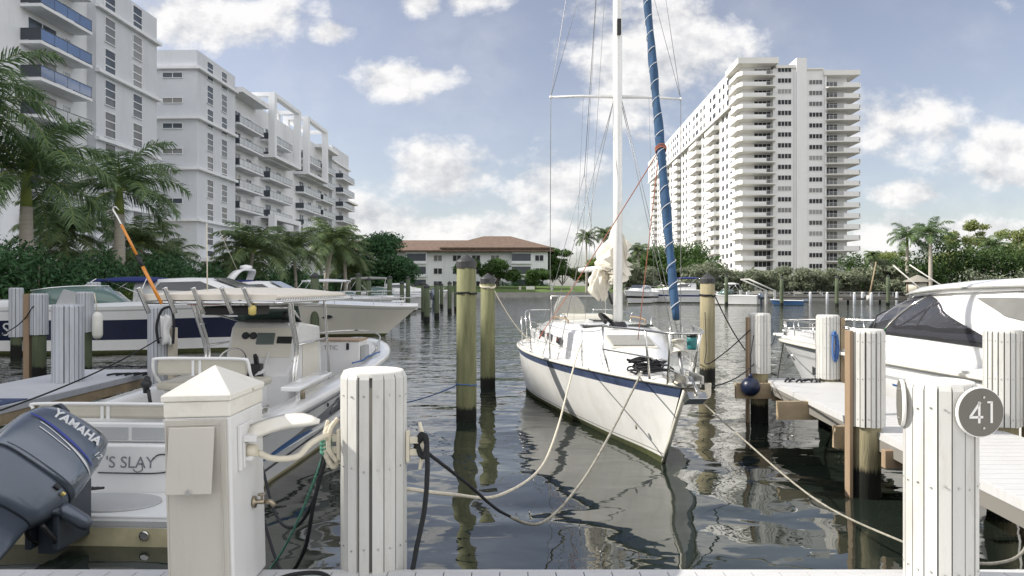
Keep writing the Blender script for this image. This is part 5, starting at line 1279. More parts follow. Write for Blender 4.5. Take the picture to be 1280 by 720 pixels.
b.tube(pts, [.006] * (len(pts) - 6) + [.005, .005, .004, .004, .003, .002], 6); b.tube(spline([(0.18, .695, 0.530), (0.19, .695, 0.470), (0.14, .695, 0.445), (0.10, .695, 0.470)], 6), .003, 5); b.build('hook_emblem', blackgr, tw_)
b = MB().bx(-1.12, 1.12, .82, .90, .70, .885); sb2 = b.build('stern_seat_base', gel, cc, bevel=.015)
for x0, x1 in ((-.9, -.02), (.02, .50)): MB().bx(x0, x1, .808, .818, .725, .845).build('hatch_panel', gel_grey, sb2, bevel=.004)
b = MB().tube(spline([(.60, .812, .74), (.60, .812, .82), (.72, .812, .82), (.86, .812, .79), (.84, .812, .75), (.60, .812, .74)], 5), .008, 6); b.build('rod_rack', gel, sb2)
o = MB().bx(-1.02, .92, .93, 1.03, .90, 1.03).build('stern_backrest', vinyl, cc, bevel=.03); 
b = MB().tube(spline([(-1.03, .92, .885), (-1.05, .92, 1.0), (-.98, .92, 1.045), (0, .92, 1.05), (.85, .92, 1.045), (.94, .92, 1.0), (.93, .92, .885)], 6), .016, 8); b.bx(-.36, -.33, .915, .928, .90, 1.025); b.bx(-.30, -.27, .915, .928, .90, 1.025); b.build('backrest_frame', alu_mat, o)
b = MB().bx(-.9, .9, 1.05, 1.5, .34, .72); b.build('stern_bench', gel, cc, bevel=.03)
# leaning post
lp = MB().bx(-.46, .58, 2.2, 2.75, .34, 1.0).build('leaning_post', gel, cc, bevel=.04)
MB().bx(-.50, .62, 2.15, 2.8, 1.002, 1.09).build('seat_cushion', vinyl, lp, bevel=.03)
o = MB().bx(-.44, .60, 2.06, 2.14, 1.185, 1.36).build('backrest', vinyl, lp, bevel=.03)
b = MB().tube(spline([(-.48, 2.3, 1.0), (-.48, 2.1, 1.2), (-.47, 2.05, 1.34), (-.40, 2.04, 1.38), (.08, 2.04, 1.385), (.56, 2.04, 1.38), (.63, 2.05, 1.34), (.64, 2.1, 1.2), (.64, 2.3, 1.0)], 6), .018, 8); b.bx(-.02, .01, 2.045, 2.057, 1.19, 1.36); b.bx(.06, .09, 2.045, 2.057, 1.19, 1.36); b.build('backrest_frame', alu_mat, lp)
b = MB().tube([(-.52, 2.0, 1.0), (-.52, 1.98, 1.12), (-.48, 1.95, 1.17)], .035, 8); b.ball((-.50, 1.96, 1.10), .06, 10); b.tube([(-.47, 1.95, 1.04), (-.44, 1.95, .85)], .02, 6); b.build('fishing_reel', dark, lp)
# console
b = MB().prism([(3.62, .34), (3.62, 1.02), (3.80, 1.22), (3.98, 1.62), (4.10, 1.70), (4.95, 1.60), (5.10, .34)], 'x', -.43, .52); con = b.build('console', gel, cc, bevel=.03)
def dash(u, v): a, c = Vector((0, 3.80, 1.22)), Vector((0, 3.98, 1.62)); q = a.lerp(c, v); return (u, q.y - .012, q.z + .004)
tl = math.atan2(.18, .40)
for (u, w_, h_, v, m_, nm) in ((-.20, .10, .10, .72, dark, 'gauge'), (-.09, .10, .10, .72, dark, 'gauge'), (.09, .25, .17, .62, screen, 'plotter'), (.36, .21, .10, .58, dark, 'radio')):
    x, y, z = dash(u, v)
    if nm == 'gauge':
        b = MB().lathe([(.052, -.012), (.052, .014)], (0, 0, 0), 18, ax='y'); b.lathe([(.04, -.0165), (.04, -.0122)], (0, 0, 0), 18, 1, ax='y'); b.xf(Matrix.Translation((x, y, z)) @ Matrix.Rotation(-tl, 4, 'X')); b.build(nm, [dark, glass_d], con)
    else: MB().ob((x, y, z), (w_, .03, h_), (-tl, 0, 0)).build(nm, m_, con, bevel=.008)
MB().ob((.04, 3.889, 1.42), (.86, .012, .44), (-tl, 0, 0)).build('dash_panel', gel_cream, con, bevel=.005)
b = MB(); wc = Vector((-.21, 3.50, 1.19)); u = Vector((1, 0, 0)); v = Vector((0, .45, .89)).normalized(); wn = u.cross(v)
b.tube([tuple(wc + (u * math.cos(a) + v * math.sin(a)) * .19) for a in [2 * math.pi * i / 28 for i in range(28)]], .014, 8, closed=True)
for a in (.5, 2.6, 4.71): b.tube([tuple(wc), tuple(wc + (u * math.cos(a) + v * math.sin(a)) * .185)], .009, 6)
b.tube([tuple(wc), (-.21, 3.70, 1.12)], .03, 8); b.ball(tuple(wc), .035, 10); b.build('steering_wheel', steel, con)
b = MB().prism([(3.35, 1.03), (3.62, 1.03), (3.82, 1.30), (3.62, 1.10)], 'x', .16, .185); b.build('side_fin', gel, con)
MB().bx(-.02, .18, 3.5, 3.61, .98, 1.16).build('switch_panel', dark, con, bevel=.01); b = MB().ob((.10, 3.56, 1.2), (.05, .05, .12), (.3, 0, 0)); b.ball((.10, 3.52, 1.27), .03, 8); b.build('throttle', dark, con)
b = MB(); rows = [[(x, 4.28 + .55 * (1 - (x / .5) ** 2) * .5 + dy, z) for x in (-.46, -.3, -.1, .1, .3, .46)] for (dy, z) in ((0, 1.64), (-.16, 1.92))]
b.loft(rows, closed=False, caps=False); o = b.build('windscreen', glass_g, con); md = o.modifiers.new('t', 'SOLIDIFY'); md.thickness = .008
MB().bx(-.28, .34, 4.02, 4.2, 1.70, 1.73).build('dash_mat', dark, con); b = MB().lathe([(.05, 1.72), (.045, 1.83), (.02, 1.85)], (.30, 4.1, 0), 12); b.build('compass', dark, con)
b = MB()
for z in (.75, 1.05): b.lathe([(.03, .5215), (.03, .526)], (0, 4.1 + z * .1, z), 10, ax='x')
b.build_each('deck_fitting', dark, con)
MB().bx(.522, .534, 4.15, 4.85, .45, 1.40).build('door', gel_cream, con, bevel=.006)
fs = MB().bx(-.40, .50, 5.12, 5.5, .34, .85).build('forward_seat', gel, cc, bevel=.04)
# forward box with its stencilled letters
fb2 = MB().bx(.18, .92, 5.75, 6.25, .34, 1.30).build('bait_box', gel, cc, bevel=.02); text('lettering', 'TITIC', .10, greygr, fb2, frame((.44, 5.748, 1.19), (1, 0, 0), (0, 0, 1)), .001)
MB().bx(.16, .94, 5.73, 6.27, 1.302, 1.325).build('box_lid', mat('teak_trim', (.42, .30, .20), .6, var=.15, vs=8), fb2); b = MB().bx(.70, .745, 5.735, 5.748, 1.16, 1.26); b.bx(.71, .735, 5.72, 5.734, 1.22, 1.27); b.build('latch', dark, fb2)
MB().bx(.93, .99, 5.8, 6.1, .95, 1.22).build('side_pocket', gel_grey, fb2)
b = MB()
for s_ in (-1, 1):
    b.tube(spline([(s_ * .98, 6.6, 1.05), (s_ * .97, 6.7, 1.16), (s_ * .82, 7.6, 1.24), (s_ * .45, 8.5, 1.28), (0, 8.92, 1.29)], 6), .014, 7)
    b.tube([(s_ * .82, 7.6, 1.24), (s_ * .80, 7.6, 1.08)], .012, 6)
b.build('bow_rail', steel, cc)
gr = MB().loft([[(1.02, 2.0 + 1.2 * s_, 1.02 + .03 * s_), (1.25, 2.0 + 1.2 * s_, 1.02 + .03 * s_), (1.25, 2.0 + 1.2 * s_, 1.075 + .03 * s_), (1.02, 2.0 + 1.2 * s_, 1.075 + .03 * s_)] for s_ in (0, .33, .66, 1)]).build('gunwale_rest', gel, cc, bevel=.015)
MB().lathe([(.03, .86), (.028, 1.018)], (1.12, 2.45, 0), 10).build('rest_post', brass, gr)
for (x, y) in ((1.08, 1.4), (1.08, 4.6), (-1.08, 1.4)): b = MB().bx(x - .02, x + .02, y - .04, y + .04, .88, .93); b.tube([(x, y - .11, .945), (x, y + .11, .945)], .013, 7); b.build('deck_cleat', steel, cc)
MB().tube(spline([(.95, 5.2, 1.0), (1.02, 5.6, 1.01), (1.0, 6.0, 1.03), (1.08, 6.5, 1.06)], 6), .012, 6).build('blue_line', rope_b, cc)
# T-top
tt = MB(); rows = []
for i in range(13):
    t = i / 12; y = 2.6 + 3.2 * t; e = .05 * (1 - (2 * t - 1) ** 8); hw = .85 * (1 - .10 * max(0, t - .75) / .25)
    row = [(-.10 + hw * f, y, 2.07 + .085 * (1 - f * f) * (1 - (2 * t - 1) ** 4) + .03) for f in (-1, -.97, -.7, -.35, 0, .35, .7, .97, 1)]
    rows.append(row + [(-.10 + hw * 1.005, y, 2.05), (-.10 + hw * .97, y, 2.035), (-.10 - hw * .97, y, 2.035), (-.10 - hw * 1.005, y, 2.05)])
tt.loft(rows); top_ = tt.build('t_top', top_cream, cc)
b = MB()
for k in range(34):
    y = 2.7 + k * .09; b.tube([(.76, y, 2.05), (.735, y + .02, 2.0), (.76, y + .05, 2.05)], .005, 4)
b.tube(spline([(-.92, 2.62, 2.005), (.72, 2.62, 2.005), (.745, 2.7, 2.005), (.745, 5.6, 2.005), (.6, 5.76, 2.005), (-.8, 5.76, 2.005), (-.93, 5.6, 2.005), (-.93, 2.7, 2.005)], 6), .021, 7, closed=True)
b.build('canopy_frame', alu, top_)
b = MB()
for x, s_ in ((-.60, -1), (.60, 1)):
    for d in (0, .10):
        b.tube(spline([(x, 3.55 + d, .36), (x, 3.55 + d, .95), (x + .02 * s_, 3.60 + d, 1.35), (x + .03 * s_, 3.40 + d, 1.75), (x + .05 * s_, 3.28 + d, 2.0)], 6), .021, 8)
    for z in (.7, 1.2, 1.7): b.tube([(x, 3.55 if z < 1.5 else 3.42, z), (x, 3.66 if z < 1.5 else 3.52, z)], .012, 6)
    b.tube(spline([(x, 5.15, .36), (x, 5.12, .95), (x + .02 * s_, 4.95, 1.5), (x + .05 * s_, 4.75, 2.0)], 6), .021, 8)
    b.tube([(x + .03 * s_, 3.5, 1.88), (x - .15 * s_, 4.3, 1.70)], .016, 7); b.tube([(x, 3.66, 1.40), (x, 5.0, 1.40)], .016, 7)
b.tube([(-.6, 3.45, 1.92), (.62, 3.45, 1.92)], .018, 7); b.tube([(-.6, 4.8, 1.92), (.62, 4.8, 1.92)], .018, 7)
b.build('t_top_frame', alu, cc)
ra, rb_ = Vector((0, -.22, .34)), None
b = None
for i, x in enumerate((-.88, -.55, -.20, .15, .42)):
    b = MB(); M = Matrix.Translation((x, 2.56, 2.03)) @ Matrix.Rotation(R(-16), 4, 'Y') @ Matrix.Rotation(R(14), 4, 'X')
    b.lathe([(.027, -.17), (.027, .15), (.031, .155), (.031, .17)], (0, 0, 0), 12); b.lathe([(.021, .1705), (.021, .172)], (0, 0, 0), 12, 1); b.xf(M); b.build('rod_holder', [alu, dark], cc)
MB().bx(-.30, .35, 2.9, 3.4, 1.84, 1.95).build('electronics_box', dark, top_, bevel=.02)
MB().bx(-.42, -.02, 2.68, 2.86, 1.975, 2.025).build('overhead_pouch', red_m, top_, bevel=.02)
MB().lathe([(.02, -.06), (.045, -.04), (.048, .04), (.03, .06)], (.45, 2.6, 1.91), 12).build('anchor_light_cover', yellow, top_)
MB().tube([(-.30, 3.0, 2.08), (-.30, 2.98, 3.0)], .008, 6).build('antenna', cream, top_)
# fishing gaff standing in the outermost rod holder
gf = thing('fishing_gaff', 'orange fishing gaff with steel hook sticking up from the T-top\'s rod holder', 'gaff', (-4.17, 8.44, 2.12))
d = Vector((-.50, 0, .98)).normalized()
MB().tube([tuple(-d * .14), tuple(d * .35)], .021, 8).build('handle', orange, gf); MB().tube([tuple(d * .352), tuple(d * .50)], .023, 8).build('grip', dark, gf); MB().tube([tuple(d * .502), tuple(d * .9)], .017, 8).build('shaft', orange, gf)
MB().tube(spline([tuple(d * .9), tuple(d * 1.0), tuple(d * 1.09 + Vector((-.01, 0, .01))), tuple(d * 1.12 + Vector((.03, 0, .015))), tuple(d * 1.09 + Vector((.06, 0, 0)))], 6), [.014] * 12 + [.010] * 8 + [.008, .006, .005, .004, .003], 7).build('hook', steel, gf)
# outboard motor, tilted up
om = bpy.data.objects.new('outboard_motor', None)
th = R(60); piv = Matrix.Translation((-.03, -.47, .42)) @ Matrix.Rotation(-th, 4, 'X') @ Matrix.Rotation(R(-40), 4, 'Z')
def sq(cy, hl, hw, z, n=36, e=3.2, tilt=0):
    r_ = []
    for j in range(n):
        a = 2 * math.pi * j / n; c, s_ = math.cos(a), math.sin(a)
        r_.append((hw * math.copysign(abs(c) ** (2 / e), c), cy + hl * math.copysign(abs(s_) ** (2 / e), s_), z + tilt * s_))
    return r_
b = MB().loft([sq(-.20, .37, .215, .205, tilt=-.03), sq(-.20, .395, .236, .27, tilt=-.03), sq(-.20, .395, .242, .40, tilt=-.02), sq(-.195, .38, .240, .58), sq(-.185, .355, .232, .71, tilt=.02), sq(-.175, .315, .208, .79, tilt=.03), sq(-.165, .25, .165, .835, tilt=.035), sq(-.16, .13, .09, .855, tilt=.02), sq(-.16, .02, .02, .86)])
b.xf(piv); mot = b.build('outboard_motor', eng, cc)
b = MB().loft([sq(-.20, .375, .222, .20, tilt=-.03), sq(-.20, .372, .221, .17, tilt=-.03), sq(-.18, .33, .19, .08, tilt=-.02), sq(-.14, .25, .14, -.03), sq(-.12, .17, .10, -.12)]); b.xf(piv); b.build('lower_cowl', eng2, mot)
b = MB().loft([sq(-.20, .384, .229, .2005, tilt=-.03), sq(-.20, .386, .230, .2045, tilt=-.03)]); b.xf(piv); b.build('cowl_seal', eng_dark, mot)
b = MB().loft([sq(-.10, .15, .085, -.13), sq(-.10, .14, .07, -.45), sq(-.12, .17, .06, -.75), sq(-.13, .19, .05, -.82)]); b.xf(piv); b.build('midsection', eng2, mot)
b = MB().bx(-.13, .13, -.45, .06, -.80, -.785); b.bx(-.012, .012, -.40, -.22, -.98, -.80); b.xf(piv); b.build('cavitation_plate', eng2, mot, bevel=.004)
b = MB().lathe([(.02, .18), (.06, .10), (.075, 0), (.07, -.25), (.05, -.36)], (0, -.10, -.95), 16, ax='y'); b.prism([(.02, -1.0), (-.22, -1.0), (-.16, -1.18), (-.05, -1.18)], 'x', -.01, .01); b.loft([sq(-.12, .15, .04, -.80), sq(-.12, .13, .05, -.92)]); b.xf(piv); b.build('gearcase', eng2, mot)
b = MB()
for k in range(3):
    rr = []; 
    for i in range(6):
        t = i / 5; a = k * 2.094 + .5 * t; w_ = .11 * math.sin(.5 + 2.4 * t); q = .05 + .14 * t
        rr.append([(q * math.cos(a - w_), -.50 + .05 * 1, -.95 + q * math.sin(a - w_)), (q * math.cos(a + w_), -.50 - .05, -.95 + q * math.sin(a + w_))])
    b.loft(rr, closed=False, caps=False)
b.lathe([(.05, -.46), (.045, -.56), (.02, -.58)], (0, 0, -.95), 12, ax='y'); b.xf(piv); o = b.build('propeller', steel, mot); md = o.modifiers.new('t', 'SOLIDIFY'); md.thickness = .008
b = MB().bx(-.14, -.09, -.40, .02, .10, .62); b.bx(.09, .14, -.40, .02, .10, .62); b.lathe([(.03, -.17), (.03, .17)], (0, -.42, .42), 12, ax='x'); b.bx(-.075, .075, -.34, -.20, .05, .50); b.build('clamp_bracket', eng_dark, mot, bevel=.01)
b = MB()
for k in range(5): b.tube(spline([(-.06 + .03 * k, -.35, .55), (.02 * k, -.2, .44 + .02 * k), (.06 - .02 * k, .0, .46), (.1 * (k - 2) / 2, .25, .42)], 6), .012, 6)
b.build('engine_hose', dark, mot)
b = MB().lathe([(.040, .13), (.058, .16), (.060, .34), (.045, .40), (.02, .41)], (.10, 0, .10), 16, ax='y'); b.xf(piv); b.build('rigging_boot', eng2, mot)
b = MB().bx(.205, .232, -.02, .03, .13, .165); b.xf(piv); b.build('cowl_latch', dark, mot, bevel=.004); b = MB().bx(.195, .226, .06, .09, .12, .14); b.xf(piv); b.build('tell_tale', yellow, mot, bevel=.003)
b = MB().lathe([(.035, -.30), (.035, .02)], (.0, 0, .12), 12, ax='y'); b.tube(spline([(.05, -.3, .1), (.12, -.42, .2), (.08, -.5, .34)], 6), .018, 7); b.tube(spline([(-.05, -.28, .1), (-.1, -.4, .2), (-.05, -.5, .34)], 6), .018, 7); b.build('trim_cylinder', dark, mot)
text('brand_lettering', 'YAMAHA', .105, decal, mot, piv @ frame((.233, -.17, .685), (0, 1, 0), (.11, 0, 1)), .004, .0, 1.02, .0035)
b = MB()
def side_strip(mb, y0, y1, f, w_, mi=0, x=.245, n=20):
    rr = []
    for i in range(n + 1):
        t = i / n; y = y0 + (y1 - y0) * t; z = f(t); hw = w_(t); xx = x * (1 - abs((y + .2) / .40) ** 3.2) ** (1 / 3.2) if abs(y + .2) < .4 else .05
        rr.append([(xx + .0035, y, z - hw), (xx + .0035, y, z + hw)])
    mb.loft(rr, mi, closed=False, caps=False, sm=True)
side_strip(b, -.52, .12, lambda t: .575 - .04 * t - .05 * t * t, lambda t: .006 + .006 * math.sin(3.14 * t), 1, .243)
side_strip(b, -.42, .155, lambda t: .535 - .05 * t - .06 * t * t, lambda t: .003 + .018 * max(0, t - .35) * (1.0 if t < .8 else max(0, (1 - t) / .2)), 0, .2435)
side_strip(b, -.40, -.10, lambda t: .49 - .03 * t, lambda t: .004, 0, .2435)
side_strip(b, -.50, .13, lambda t: .245 - .02 * t, lambda t: .004, 2, .240)
b.xf(piv); b.build('cowl_stripe', [decal, decal_b, eng_dark], mot)
text('power_lettering', '12', .07, decal, mot, piv @ frame((.225, .10, .58), (-.25, 1, 0), (.08, 0, 1)), .004, .2)
b = MB().loft([sq(-.33, .10, .17, .80, tilt=-.05), sq(-.33, .08, .15, .852, tilt=-.04)]); b.xf(piv); b.build('air_intake', eng_dark, mot)
# ================================================================ big white cruiser on the right
cz = thing('motor_cruiser', 'large white motor cruiser with hard top and dark windscreen beside the white pier', 'motor cruiser', (8.11, 4.56, 0), R(12.4))
ST = [(0, 1.50, 1.10, 0, 1.25, 0, .3), (3, 1.62, 1.14, 3, 1.36, 3, .3), (6, 1.58, 1.19, 5.8, 1.22, 5.6, .25), (8, 1.27, 1.21, 7.6, .82, 7.2, .15), (9.5, .82, 1.19, 8.9, .50, 8.3, .1), (10.4, .42, 1.16, 9.7, .20, 9.1, .05), (11.0, .03, 1.13, 9.95, .02, 9.4, .02)]
KST = refine(ST, 4)
b = MB(); hull(b, KST, [0, .06, .12, .2, .4, .6, .74, .78, .90, .93, 1.0], [1, 1, 2, 0, 0, 0, 0, 3, 0, 3, 0], p=1.3); hl = b.build('hull', [gel, slime, boot, gel_grey], cz)
b = MB()
for s_ in (-1, 1): b.tube([(s_ * (q[1] + .02), q[0], q[2] * .955) for q in KST], .03, 7)
b.build_each('rub_rail', gel_cream, hl)
b = MB(); band(b, KST, 1.3, .3, 6.2, lambda s: .66, lambda s: .685, 24, -1); b.build('blue_pinstripe', bluegrey, hl)
b = MB()
for y in (6.6, 8.6):
    P = surf(KST, y, .55, 1.3, -1, .012); P2 = surf(KST, y + .42, .60, 1.3, -1, .012)
    c = (Vector(P) + Vector(P2)) / 2; b.ob(c, (.02, .44, .16), (0, 0, math.atan2(-(P2[0] - P[0]), P2[1] - P[1])))
b.build_each('portlight', glass_d, hl, bevel=.03)
P = surf(KST, 10.25, .70, 1.3, -1, .01)
MB().tube([(P[0], P[1] + .12, P[2] - .02), (P[0] - .05, P[1], P[2] + .04), (P[0] - .05, P[1] - .10, P[2] + .02), (P[0] - .02, P[1] - .16, P[2] - .06)], .022, 8).build('anchor_pocket', steel, hl)
b = MB(); deckm(b, [(q[0], q[1], q[2]) for q in KST if q[0] > 0], .02, .0, .16); dk = b.build('deck', gel, cz)
# cabin shell: base outline rises out of the deck, sweeps to the hard top
def outline(s, k):
    """s from -1 (port aft) over 0 (front) to 1 (starboard aft); k=0 base, 1 brow, 2 roof edge"""
    B_ = [(1.42, 1.0, 1.30), (1.42, 4.3, 1.42), (1.32, 5.6, 1.46), (1.12, 6.6, 1.46), (.72, 7.6, 1.44), (0, 8.05, 1.42)]
    T_ = [(1.30, 1.0, 2.12), (1.28, 4.3, 2.14), (1.16, 5.2, 2.12), (.98, 5.8, 2.11), (.60, 6.45, 2.10), (0, 6.75, 2.10)]
    a = abs(s); u = (1 - a) * 5; i = min(int(u), 4); f = u - i; f = f * f * (3 - 2 * f) * .3 + f * .7
    q = [Vector(X[i]).lerp(Vector(X[i + 1]), f) for X in (B_, T_)]
    v = q[0].lerp(q[1], k); v.x += .10 * math.sin(math.pi * k) * (1 if a > .01 else 0); v.y += .16 * math.sin(math.pi * k) * max(0, 1 - a * 2.2)
    return Vector((-v.x if s < 0 else v.x, v.y, v.z))
hi_ = lambda f: .93 if abs(2 * f - 1) < .52 else .93 - .80 * ((abs(2 * f - 1) - .52) / .48) ** 1.6
b = MB(); rows = []; NI, NJ = 160, 40
for j in range(NJ + 1):
    k = -.25 + 1.25 * j / NJ; rows.append([tuple(outline(-1 + 2 * i / NI, max(k, 0)) + Vector((0, 0, min(k, 0) * 1.2))) for i in range(NI + 1)])
b.add([q for r in rows for q in r], [(j * (NI + 1) + i, j * (NI + 1) + i + 1, (j + 1) * (NI + 1) + i + 1, (j + 1) * (NI + 1) + i) for j in range(NJ) for i in range(NI)
      if not (abs(-1 + 2 * (i + .5) / NI) < .775 and .08 < -.25 + 1.25 * (j + .5) / NJ < hi_((-1 + 2 * (i + .5) / NI + .78) / 1.56) - .03)], 0, True)
sh = b.build('cabin_side', gel, cz)
b = MB().prism([(-1.0, 6.4), (-.6, 7.35), (0, 7.75), (.6, 7.35), (1.0, 6.4), (1.15, 5.3), (-1.15, 5.3)], 'z', 1.36, 1.47); b.build('dashboard', dark, cz, bevel=.03)
MB().bx(-1.2, 1.2, 1.0, 5.3, .78, .84).build('cabin_sole', gel_grey, cz)
for x in (-.75, .1, .72):
    o = MB().bx(x - .26, x + .26, 4.3, 4.8, .842, 1.36).build('helm_seat', vinyl, cz, bevel=.05); MB().ob((x, 4.28, 1.62), (.5, .10, .52), (R(8), 0, 0)).build('seat_back', canv_grey, o, bevel=.04)
b = MB(); b.tube([(.1 + .19 * math.cos(a), 5.28 - .07 * math.sin(a), 1.58 + .17 * math.sin(a)) for a in [2 * math.pi * i / 20 for i in range(20)]], .016, 7, closed=True); b.tube([(.1, 5.28, 1.58), (.1, 5.5, 1.46)], .03, 7); b.build('steering_wheel', dark, cz)
def patch(name, m, s0, s1, lo, hi, off=.012, par=None, n=40):
    b = MB(); rows = []
    for i in range(n + 1):
        f = i / n; s = s0 + (s1 - s0) * f; c = Vector((0, 3.5, 1.8)); row = []
        for j in range(7):
            q = outline(s, lo(f) + (hi(f) - lo(f)) * j / 6); d = Vector((q.x, max(0, q.y - 5.2), 0)).normalized(); row.append(tuple(q + d * off))
        rows.append(row)
    b.loft(rows, closed=False, caps=False); return b.build(name, m, par or sh)
gl = patch('windscreen', glass_see, -.78, .78, lambda f: .10, hi_, .010, n=60)
patch('windscreen_frame', dark, -.79, .79, lambda f: .03, lambda f: .10, .016)
b = MB()
for s in (-.36, -.16, .16, .36):
    b.tube([tuple(outline(s, k) + Vector((outline(s, k).x, max(0, outline(s, k).y - 5.2), 0)).normalized() * .02) for k in (.08, .3, .5, .7, .95)], .018, 6)
b.build_each('mullion', steel, gl)
b = MB()
for s in (-.30, .10):
    q0, q1, q2 = outline(s, .08), outline(s + .10, .45), outline(s + .16, .75); nn = lambda q: q + Vector((q.x, max(0, q.y - 5.2), 0)).normalized() * .05
    b.tube([tuple(nn(q0)), tuple(nn(q1)), tuple(nn(q2))], .010, 6)
b.build_each('wiper', dark, gl)
patch('side_screen', mesh_grey, -.995, -.69, lambda f: .10 + .78 * f, lambda f: .90, .016); patch('side_screen', mesh_grey, .69, .995, lambda f: .88 - .78 * f, lambda f: .90, .016)
# hard top with forward brow
b = MB(); rows = []
for (y, w, z) in ((.9, 1.30, 2.19), (2.5, 1.36, 2.25), (4.2, 1.33, 2.25), (5.4, 1.20, 2.21), (6.2, .92, 2.16), (6.75, .60, 2.12), (7.0, .25, 2.10)):
    rows.append([(-w, y, z - .10), (-w * 1.03, y, z - .05), (-w * .97, y, z), (-w * .6, y, z + .07), (0, y, z + .10), (w * .6, y, z + .07), (w * .97, y, z), (w * 1.03, y, z - .05), (w, y, z - .10), (0, y, z - .10)])
b.loft(rows); ht = b.build('hard_top', gel, cz)
b = MB()
for s_ in (-1, 1): b.tube(spline([(s_ * 1.345, .9, 2.14), (s_ * 1.405, 2.5, 2.2), (s_ * 1.375, 4.2, 2.2), (s_ * 1.24, 5.4, 2.16), (s_ * .95, 6.2, 2.11), (s_ * .62, 6.78, 2.07)], 5), .016, 6)
b.build_each('roof_trim', canv_grey, ht)
b = MB(); b.tube(spline([(-.6, 3.8, 2.31), (-.6, 3.8, 2.36), (-.35, 3.8, 2.36), (-.35, 3.8, 2.31)], 5), .012, 6); b.build('roof_handle', steel, ht)
b = MB(); 
for s_ in (-1, 1):
    top_ = [(s_ * max(q[1] - .06, 0), q[0] - .02, q[2] + .36) for q in KST if q[0] > 6.6]
    b.tube(top_, .015, 7); b.tube([(x, y, z - .17) for x, y, z in top_[4:]], .009, 6)
    for i in range(0, len(top_) - 1, 3): x, y, z = top_[i]; b.tube([(x, y, z), (x, y - .08, z - .36)], .012, 6)
b.build('bow_rail', steel, cz)
b = MB().bx(-.16, .16, 10.5, 11.12, 1.15, 1.21); b.build('bow_pulpit', gel, cz, bevel=.02); b = MB()
for (x, y) in ((-1.2, 7.9), (-.45, 10.2)): b = MB().bx(x - .02, x + .02, y - .04, y + .04, 1.22, 1.27); b.tube([(x, y - .12, 1.285), (x, y + .12, 1.285)], .014, 7); b.build('deck_cleat', steel, cz)
MB().ob((-1.08, 6.75, 1.47), (.06, .12, .10)).build('side_light', mat('nav_green', (.08, .5, .12), .3), cz, bevel=.01)
b = MB().bx(-.45, .45, 8.35, 8.95, 1.36, 1.405); b.build('deck_hatch', glass_d, cz, bevel=.02)
b = MB().tube(spline([(-1.30, 5.2, 1.47), (-1.34, 5.3, 1.52), (-1.30, 5.5, 1.52), (-1.26, 5.5, 1.47)], 5), .012, 6); b.build('grab_handle', steel, cz)
rope('thin line hanging from the cruiser\'s bow into the water', sag((5.55, 14.7, 1.1), (5.15, 14.2, -.1), .02), .010, rope_k, 0)
tag(MB().tube(sag((4.15, 11.75, 1.25), (5.45, 14.9, 1.2), .12), .010, 6).build('mooring_rope', rope_k, None), 'thin line from the ball-fender pile to the big cruiser\'s bow', 'rope')

